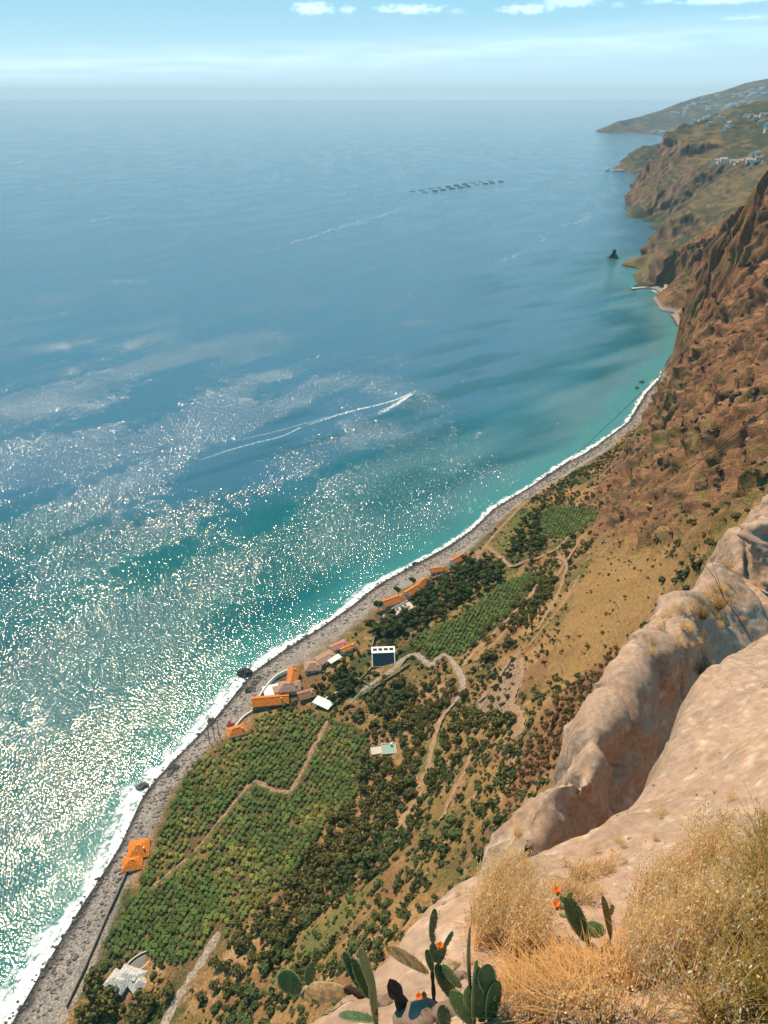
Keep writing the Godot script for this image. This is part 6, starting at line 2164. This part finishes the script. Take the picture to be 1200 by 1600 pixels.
func prickly_pears() -> void:
	M.pad = coloured(0.55, null, 1.0, null, 0.0)
	M.pad.metallic_specular = 0.4
	M.spine = plain(Color(0.55, 0.45, 0.30), 0.7)
	M.petal = plain(Color(0.85, 0.22, 0.02), 0.6)
	M.petal.backlight_enabled = true
	M.petal.backlight = Color(0.5, 0.3, 0.1)
	M.cactus_wood = coloured(0.95, grain_texture(15, 0.03, 0.45), 6.0, bump_texture(16, 0.05), 0.5)
	var tones := [
		[Color(0.045, 0.085, 0.034), Color(0.080, 0.125, 0.045), Color(0.34, 0.32, 0.12)],
		[Color(0.30, 0.17, 0.055), Color(0.10, 0.065, 0.03), Color(0.40, 0.27, 0.13)],
		[Color(0.17, 0.20, 0.055), Color(0.24, 0.25, 0.08), Color(0.38, 0.34, 0.15)],
		[Color(0.13, 0.12, 0.04), Color(0.20, 0.15, 0.06), Color(0.34, 0.26, 0.12)],
	]
	var labels := ["prickly pear with two dark pads growing from a yellowed one over the drop", "prickly pear with slender upright pads beside a thick dry stump", "branching prickly pear with a long dried pad reaching out to one side", "prickly pear clump with broad dark and light green pads in dry grass", "prickly pear with two orange flowers on its leaning pad"]
	for i in CACTI.size():
		var q: Dictionary = CACTI[i]
		var at := Vector3(q.at[0], q.at[1], q.at[2])
		var o := base("prickly_pear", at)
		var k := 0
		for p: Array in q.pads:
			var a := Vector3(p[0], p[1], p[2])
			var b := Vector3(p[3], p[4], p[5])
			var long := a.distance_to(b)
			var thick := clampf(p[6] * 0.16, 0.010, 0.022)
			var m := part("pad", pad_mesh(long, p[6], thick, 500 + i * 20 + k, tones[p[8]]), M.pad, o)
			m.transform = Transform3D(along(a, b, deg_to_rad(p[7])), a - at)
			if long > 0.06:
				part("spines", spine_mesh(long, p[6], thick, 700 + i * 20 + k), M.spine, m)
			k += 1
		for p: Array in q.trunks:
			var a := Vector3(p[0], p[1], p[2])
			var b := Vector3(p[3], p[4], p[5])
			var pts := []
			var rad := []
			for j in 9:
				var t := j / 8.0
				pts.append(a.lerp(b, t) - at + Vector3(sin(t * 5.0), 0.0, cos(t * 4.0)) * p[6] * 0.12)
				rad.append(p[6] * (0.5 - 0.12 * t) * (1.0 + 0.25 * sin(j * 2.3)) * (1.0 if j < 8 else 0.15))
			var tr := tube(pts, rad, 10)
			var ar := tr.surface_get_arrays(0)
			var cols := PackedColorArray()
			for vtx: Vector3 in ar[Mesh.ARRAY_VERTEX]:
				cols.append(mixc(Color(0.20, 0.13, 0.09), Color(0.07, 0.05, 0.035), 0.5 + 1.5 * noise_b.get_noise_3d(vtx.x * 30.0, vtx.y * 30.0, vtx.z * 30.0)))
			ar[Mesh.ARRAY_COLOR] = cols
			var am := ArrayMesh.new()
			am.add_surface_from_arrays(Mesh.PRIMITIVE_TRIANGLES, ar)
			part("woody_stem", am, M.cactus_wood, o)
		for p: Array in q.flowers:
			var c := Vector3(p[0], p[1], p[2]) - at
			var fr := part("fruit", lump(880 + i, 0.15, 8, 10), plain(Color(0.13, 0.14, 0.04), 0.6), o)
			fr.transform = Transform3D(Basis.from_scale(Vector3(0.011, 0.018, 0.011)), c - Vector3(-0.008, 0.018, 0))
			var st := tool()
			for j in 12:
				var t := TAU * j / 12.0
				var out := Vector3(cos(t), 0.75 if j % 2 else 1.4, sin(t)).normalized()
				var side := Vector3(-sin(t), 0, cos(t))
				var b0 := c + out * 0.005
				var b1 := c + out * 0.022
				quad(st, b0 - side * 0.003, b0 + side * 0.003, b1 + side * 0.009, b1 - side * 0.009, out.cross(side).normalized())
				tri(st, b1 - side * 0.009, b1 + side * 0.009, b1 + out * 0.008 + Vector3.UP * 0.004, out.cross(side).normalized())
			part("flower", st.commit(), M.petal, o)
		tag(o, labels[i], "cactus")


func oat_mesh(seed_: int, stems: int, low: float, high: float, spread: float, heads: int) -> ArrayMesh:
	# wild oats: arched stems, drooping spikelets in an open head, a few basal leaves
	var g := RandomNumberGenerator.new()
	g.seed = seed_
	var v := PackedVector3Array()
	var nn := PackedVector3Array()
	var cc := PackedColorArray()
	for s in stems:
		var a := g.randf() * TAU
		var root := Vector3(cos(a), 0, sin(a)) * g.randf() * spread
		var lean := Vector3(g.randfn() * 0.16 + 0.10, 1.0, g.randfn() * 0.16).normalized()
		var tall := g.randf_range(low, high)
		var bow := Vector3(g.randf_range(0.02, 0.22), -0.05, g.randfn() * 0.08) * tall
		var tone := mixc(Color(0.70, 0.53, 0.34), Color(0.60, 0.38, 0.18), g.randf())
		var pts := []
		for k in 6:
			var f := k / 5.0
			pts.append(root + lean * tall * f + bow * f * f * f)
		for k in 5:
			var w := lerpf(0.0022, 0.0010, k / 5.0)
			for cross: Vector3 in [Vector3(w, 0, 0), Vector3(0, 0, w)]:
				var e := [pts[k] - cross, pts[k] + cross, pts[k + 1] + cross * 0.85, pts[k + 1] - cross * 0.85]
				for i: int in [0, 1, 2, 0, 2, 3]:
					v.append(e[i])
					nn.append(Vector3(-cross.z, 0.3, cross.x).normalized())
					cc.append(tone)
		for h in heads:
			var f := 1.0 - 0.36 * h / heads
			var p: Vector3 = root + lean * tall * f + bow * f * f * f
			var b := g.randf() * TAU
			var off := Vector3(cos(b), -0.1, sin(b)) * g.randf_range(0.010, 0.038) * (1.4 - f) * 2.2
			var tip := p + off
			var hang := (Vector3(g.randfn() * 0.35 + 0.15, -1.0, g.randfn() * 0.35)).normalized()
			var long := g.randf_range(0.018, 0.032)
			var side := hang.cross(Vector3(cos(b), 0.2, sin(b))).normalized() * long * 0.2
			var pale := mixc(Color(0.86, 0.73, 0.55), Color(0.78, 0.59, 0.37), g.randf())
			var n := side.cross(hang).normalized()
			var e := [tip, tip + hang * long * 0.4 + side, tip + hang * long, tip + hang * long * 0.4 - side]
			for i: int in [0, 1, 2, 0, 2, 3]:
				v.append(e[i])
				nn.append(n)
				cc.append(pale)
	for l in stems / 3:
		var a := g.randf() * TAU
		var out := Vector3(cos(a), 0, sin(a))
		var side := Vector3(-sin(a), 0, cos(a)) * 0.0035
		var root := out * g.randf() * spread
		var len_ := g.randf_range(0.12, 0.34)
		var tone := mixc(Color(0.58, 0.34, 0.14), Color(0.50, 0.24, 0.08), g.randf())
		var lift := g.randf_range(0.4, 1.4)
		for k in 3:
			var f0 := k / 3.0
			var f1 := (k + 1) / 3.0
			var p0 := root + out * len_ * f0 + Vector3.UP * len_ * lift * (f0 - 0.6 * f0 * f0)
			var p1 := root + out * len_ * f1 + Vector3.UP * len_ * lift * (f1 - 0.6 * f1 * f1)
			var e := [p0 - side * (1.0 - f0 * 0.7), p0 + side * (1.0 - f0 * 0.7), p1 + side * (1.0 - f1 * 0.9), p1 - side * (1.0 - f1 * 0.9)]
			for i: int in [0, 1, 2, 0, 2, 3]:
				v.append(e[i])
				nn.append((Vector3.UP + out * 0.3).normalized())
				cc.append(tone)
	return mesh_of(v, nn, cc)


func dry_grass() -> void:
	M.straw = leaf_material(0.9)
	var g := RandomNumberGenerator.new()
	g.seed = 313
	var kinds := [oat_mesh(1, 16, 0.38, 0.62, 0.07, 13), oat_mesh(2, 18, 0.30, 0.55, 0.08, 12), oat_mesh(3, 14, 0.42, 0.70, 0.06, 14), oat_mesh(4, 22, 0.10, 0.24, 0.07, 9)]
	var spots := [[], [], [], []]
	var tints := [[], [], [], []]
	for a: Array in [[OATS_A, 0.052, 0.85, 0, 0.9], [OATS_B, 0.055, 0.85, 0, 0.9], [OATS_C, 0.032, 0.9, 3, 1.0], [OATS_D, 0.12, 0.5, 3, 1.1], [BROOM, 0.15, 0.55, 0, 0.7]]:
		var p := poly(a[0])
		var lo := p[0]
		var hi := p[0]
		for q in p:
			lo = lo.min(q)
			hi = hi.max(q)
		var z := lo.y
		while z < hi.y:
			var x := lo.x
			while x < hi.x:
				var q: Vector2 = Vector2(x, z) + Vector2(g.randf_range(-0.5, 0.5), g.randf_range(-0.5, 0.5)) * a[1]
				x += a[1]
				if g.randf() > a[2] or not Geometry2D.is_point_in_polygon(q, p):
					continue
				if noise_s.get_noise_2d(q.x * 3.0, q.y * 3.0) < -0.12:
					continue
				var k: int = 3 if a[3] == 3 else g.randi() % 3
				var at := on_rock(ledge_f, q.x, q.y, rock_shape)
				var s: float = g.randf_range(0.7, 1.1) * a[4]
				spots[k].append(Transform3D(Basis(Vector3.UP, g.randf_range(-0.9, 0.9)).scaled(Vector3.ONE * s), at - Vector3.UP * 0.01))
				tints[k].append(Color(1, 1, 1) * g.randf_range(0.8, 1.15))
			z += a[1]
	for i in 60:
		var q := Vector2(g.randf_range(0.5, 3.2), g.randf_range(-5.0, -2.2))
		var at := on_rock(ledge_f, q.x, q.y, rock_shape)
		spots[3].append(Transform3D(Basis(Vector3.UP, g.randf() * TAU).scaled(Vector3.ONE * g.randf_range(0.3, 0.7)), at))
		tints[3].append(Color(1, 1, 1))
	for i in SPUR_SPOTS.size():
		if i < 3 or i == 5:
			continue
		for k in 7:
			var x: float = SPUR_SPOTS[i][0] + g.randfn() * 0.3
			var z: float = SPUR_SPOTS[i][2] + g.randfn() * 0.3
			spots[3].append(Transform3D(Basis(Vector3.UP, g.randf() * TAU).scaled(Vector3.ONE * g.randf_range(0.8, 1.6)), on_rock(spur_f, x, z, spur_shape)))
			tints[3].append(Color(1, 0.95, 0.9))
	for k in 4:
		print("oats ", spots[k].size())
		multi("dry_oat_grass", kinds[k], M.straw, spots[k], tints[k], ["tall straw coloured oat grass growing on the rock ledge", "tall straw coloured oat grass growing on the rock ledge", "tall straw coloured oat grass growing on the rock ledge", "short bleached dry grass on the ledge and the spur"][k], "grass")


func broom_mesh(seed_: int, stems: int, high: float) -> Array:
	var g := RandomNumberGenerator.new()
	g.seed = seed_
	var v := PackedVector3Array()
	var nn := PackedVector3Array()
	var cc := PackedColorArray()
	var lv := PackedVector3Array()
	var ln := PackedVector3Array()
	var lc := PackedColorArray()
	var st := tool()
	for s in stems:
		var a := g.randf() * TAU
		var out := Vector3(cos(a), 0, sin(a))
		var open := pow(g.randf(), 0.6)
		var tall := high * g.randf_range(0.5, 1.0)
		var pts := []
		var drift := Vector3(g.randfn(), 0, g.randfn()) * 0.12
		for k in 6:
			var f := k / 5.0
			pts.append(out * 0.04 + out * open * 0.30 * pow(f, 0.8) + drift * f * f + Vector3.UP * tall * (f - 0.25 * open * f * f))
		var tone := mixc(Color(0.44, 0.28, 0.09), Color(0.19, 0.16, 0.045), g.randf())
		for k in 5:
			var w := lerpf(0.0030, 0.0010, k / 5.0)
			for cross: Vector3 in [Vector3(w, 0, 0), Vector3(0, 0, w)]:
				var e := [pts[k] - cross, pts[k] + cross, pts[k + 1] + cross * 0.8, pts[k + 1] - cross * 0.8]
				for i: int in [0, 1, 2, 0, 2, 3]:
					v.append(e[i])
					nn.append(Vector3(-cross.z, 0.3, cross.x).normalized())
					cc.append(tone)
			for j in 4:
				var b := g.randf() * TAU
				var base_p: Vector3 = pts[k].lerp(pts[k + 1], g.randf())
				var d := Vector3(cos(b), g.randf_range(0.3, 1.0), sin(b)).normalized()
				var len_ := g.randf_range(0.012, 0.04)
				var side := d.cross(Vector3.UP).normalized() * 0.0022
				var col := mixc(Color(0.14, 0.14, 0.032), Color(0.38, 0.26, 0.075), g.randf())
				for p: Vector3 in [base_p - side, base_p + side, base_p + d * len_]:
					lv.append(p)
					ln.append((Vector3.UP + d * 0.5).normalized())
					lc.append(col)
		if g.randf() < 0.05:
			var c: Vector3 = pts[5]
			for j in 5:
				var b := TAU * j / 5.0
				var o := Vector3(cos(b), 0.4, sin(b)) * 0.006
				tri(st, c, c + o + Vector3(-o.z, 0, o.x) * 0.5, c + o - Vector3(-o.z, 0, o.x) * 0.5, Vector3.UP)
	return [mesh_of(v, nn, cc), mesh_of(lv, ln, lc), st.commit()]


func shrubs_near() -> void:
	M.yellow = plain(Color(0.75, 0.48, 0.04), 0.6)
	M.twig = plain(Color(0.085, 0.06, 0.045), 0.9)
	var labels := ["olive brown broom bush with yellow flowers, the lowest beside the oat grass", "olive brown broom bush with yellow flowers, growing thick beside the lowest one", "broom bush with brown stems rising from the oat grass", "broom bush with dense olive stems above the lower bushes", "broom bush with loose golden stems on the bare ledge", "topmost broom bush on the ledge, thin and golden"]
	for i in SHRUB_SPOTS.size():
		var q: Array = SHRUB_SPOTS[i]
		var m := broom_mesh(600 + i, 150, [0.36, 0.42, 0.36, 0.42, 0.36, 0.32][i])
		var o := base("broom_bush", on_rock(ledge_f, q[0], q[2], rock_shape), i * 1.3)
		part("stems", m[0], M.straw, o)
		part("leaves", m[1], M.straw, o)
		part("flowers", m[2], M.yellow, o)
		tag(o, labels[i], "bush")
	# bare branching shrub on the spur
	var root := Vector3(TWIGS[0][0][0], TWIGS[0][0][1], TWIGS[0][0][2])
	var o := base("bare_shrub", root)
	for l: Array in TWIGS:
		var pts := []
		var rad := []
		for p: Array in l:
			pts.append(Vector3(p[0], p[1], p[2]) - root)
			rad.append(p[3])
		part("branch", tube(pts, rad, 5), M.twig, o)
	tag(o, "leafless shrub with thin dark branches on the rock spur", "shrub")
	for i in [2, 5, 8]:
		var q: Array = SPUR_SPOTS[i]
		var m := broom_mesh(640 + i, 120, 0.8)
		var s := base("flowering_shrub", on_rock(spur_f, q[0], q[2], spur_shape), i * 0.9)
		part("stems", m[0], M.straw, s)
		part("leaves", m[1], M.straw, s)
		part("flowers", m[2], M.yellow, s)
		tag(s, {2: "small green shrub under the leafless branches on the spur", 5: "small yellowish shrub in the dip between spur and ledge", 8: "small shrub beside the foot of the leafless shrub"}[i], "shrub")


func stones_near() -> void:
	var g := RandomNumberGenerator.new()
	g.seed = 17
	var spots := []
	var tints := []
	for i in 900:
		var x := g.randf_range(-0.6, 6.0)
		var z := g.randf_range(-9.0, -1.7)
		if noise_s.get_noise_2d(x * 0.9, z * 0.9) < -0.1 or sample(ledge_f, x, z) < 272.0:
			continue
		var s := 0.006 + 0.022 * pow(g.randf(), 4.0)
		spots.append(Transform3D(Basis(Vector3.UP, g.randf() * TAU).scaled(Vector3(s, s * 0.6, s * 0.8)), on_rock(ledge_f, x, z, rock_shape)))
		tints.append(mixc(Color(0.46, 0.33, 0.25), Color(0.22, 0.15, 0.11), g.randf()))
	multi("rock_grit", lump(960, 0.6, 6, 8), M.rock, spots, tints, "loose grit and small chips lying on the tan rock ledge", "grit")
	for i in STONES.size():
		var q: Array = STONES[i]
		var m := lump(950 + i, 0.5, 10, 14)
		var ar := m.surface_get_arrays(0)
		var cols := PackedColorArray()
		for vtx: Vector3 in ar[Mesh.ARRAY_VERTEX]:
			cols.append(mixc([Color(0.42, 0.30, 0.16), Color(0.30, 0.20, 0.15)][0 if i == 0 else 1], Color(0.24, 0.17, 0.13), 0.4 + noise_b.get_noise_3dv(vtx * 2.5)))
		ar[Mesh.ARRAY_COLOR] = cols
		var am := ArrayMesh.new()
		am.add_surface_from_arrays(Mesh.PRIMITIVE_TRIANGLES, ar)
		var o := part("loose_stone", am, M.rock, self)
		o.transform = Transform3D(Basis(Vector3.UP, i * 2.1).scaled(Vector3(q[3], q[3] * 0.6, q[3] * 0.8)), on_rock(ledge_f, q[0], q[2], rock_shape) + Vector3.UP * q[3] * 0.2)
		tag(o, ["yellowish stone beside the branching prickly pear", "small brown stone beside the yellowish one", "brown stone at the foot of the dry cactus stump", "larger brown stone next to the dry cactus stump", "small stone between the slender prickly pear and the bare ledge", "small stone at the edge of the bleached grass", "brown stone below the branching prickly pear"][i], "stone")
	var knob := lump(990, 0.55, 26, 34)
	var ak := knob.surface_get_arrays(0)
	var ck := PackedColorArray()
	for vtx: Vector3 in ak[Mesh.ARRAY_VERTEX]:
		ck.append(rock_paint(vtx * 1.4 + Vector3(3, 5, 7), Vector3.UP))
	ak[Mesh.ARRAY_COLOR] = ck
	var kn := ArrayMesh.new()
	kn.add_surface_from_arrays(Mesh.PRIMITIVE_TRIANGLES, ak)
	var k := part("perched_boulder", kn, M.rock, self)
	k.transform = Transform3D(Basis(Vector3.UP, 0.4).scaled(Vector3(1.0, 0.72, 1.1)), Vector3(KNOB[0], KNOB[1], KNOB[2]))
	tag(k, "rounded tan boulder perched on the rock spur above a dark hollow", "boulder")
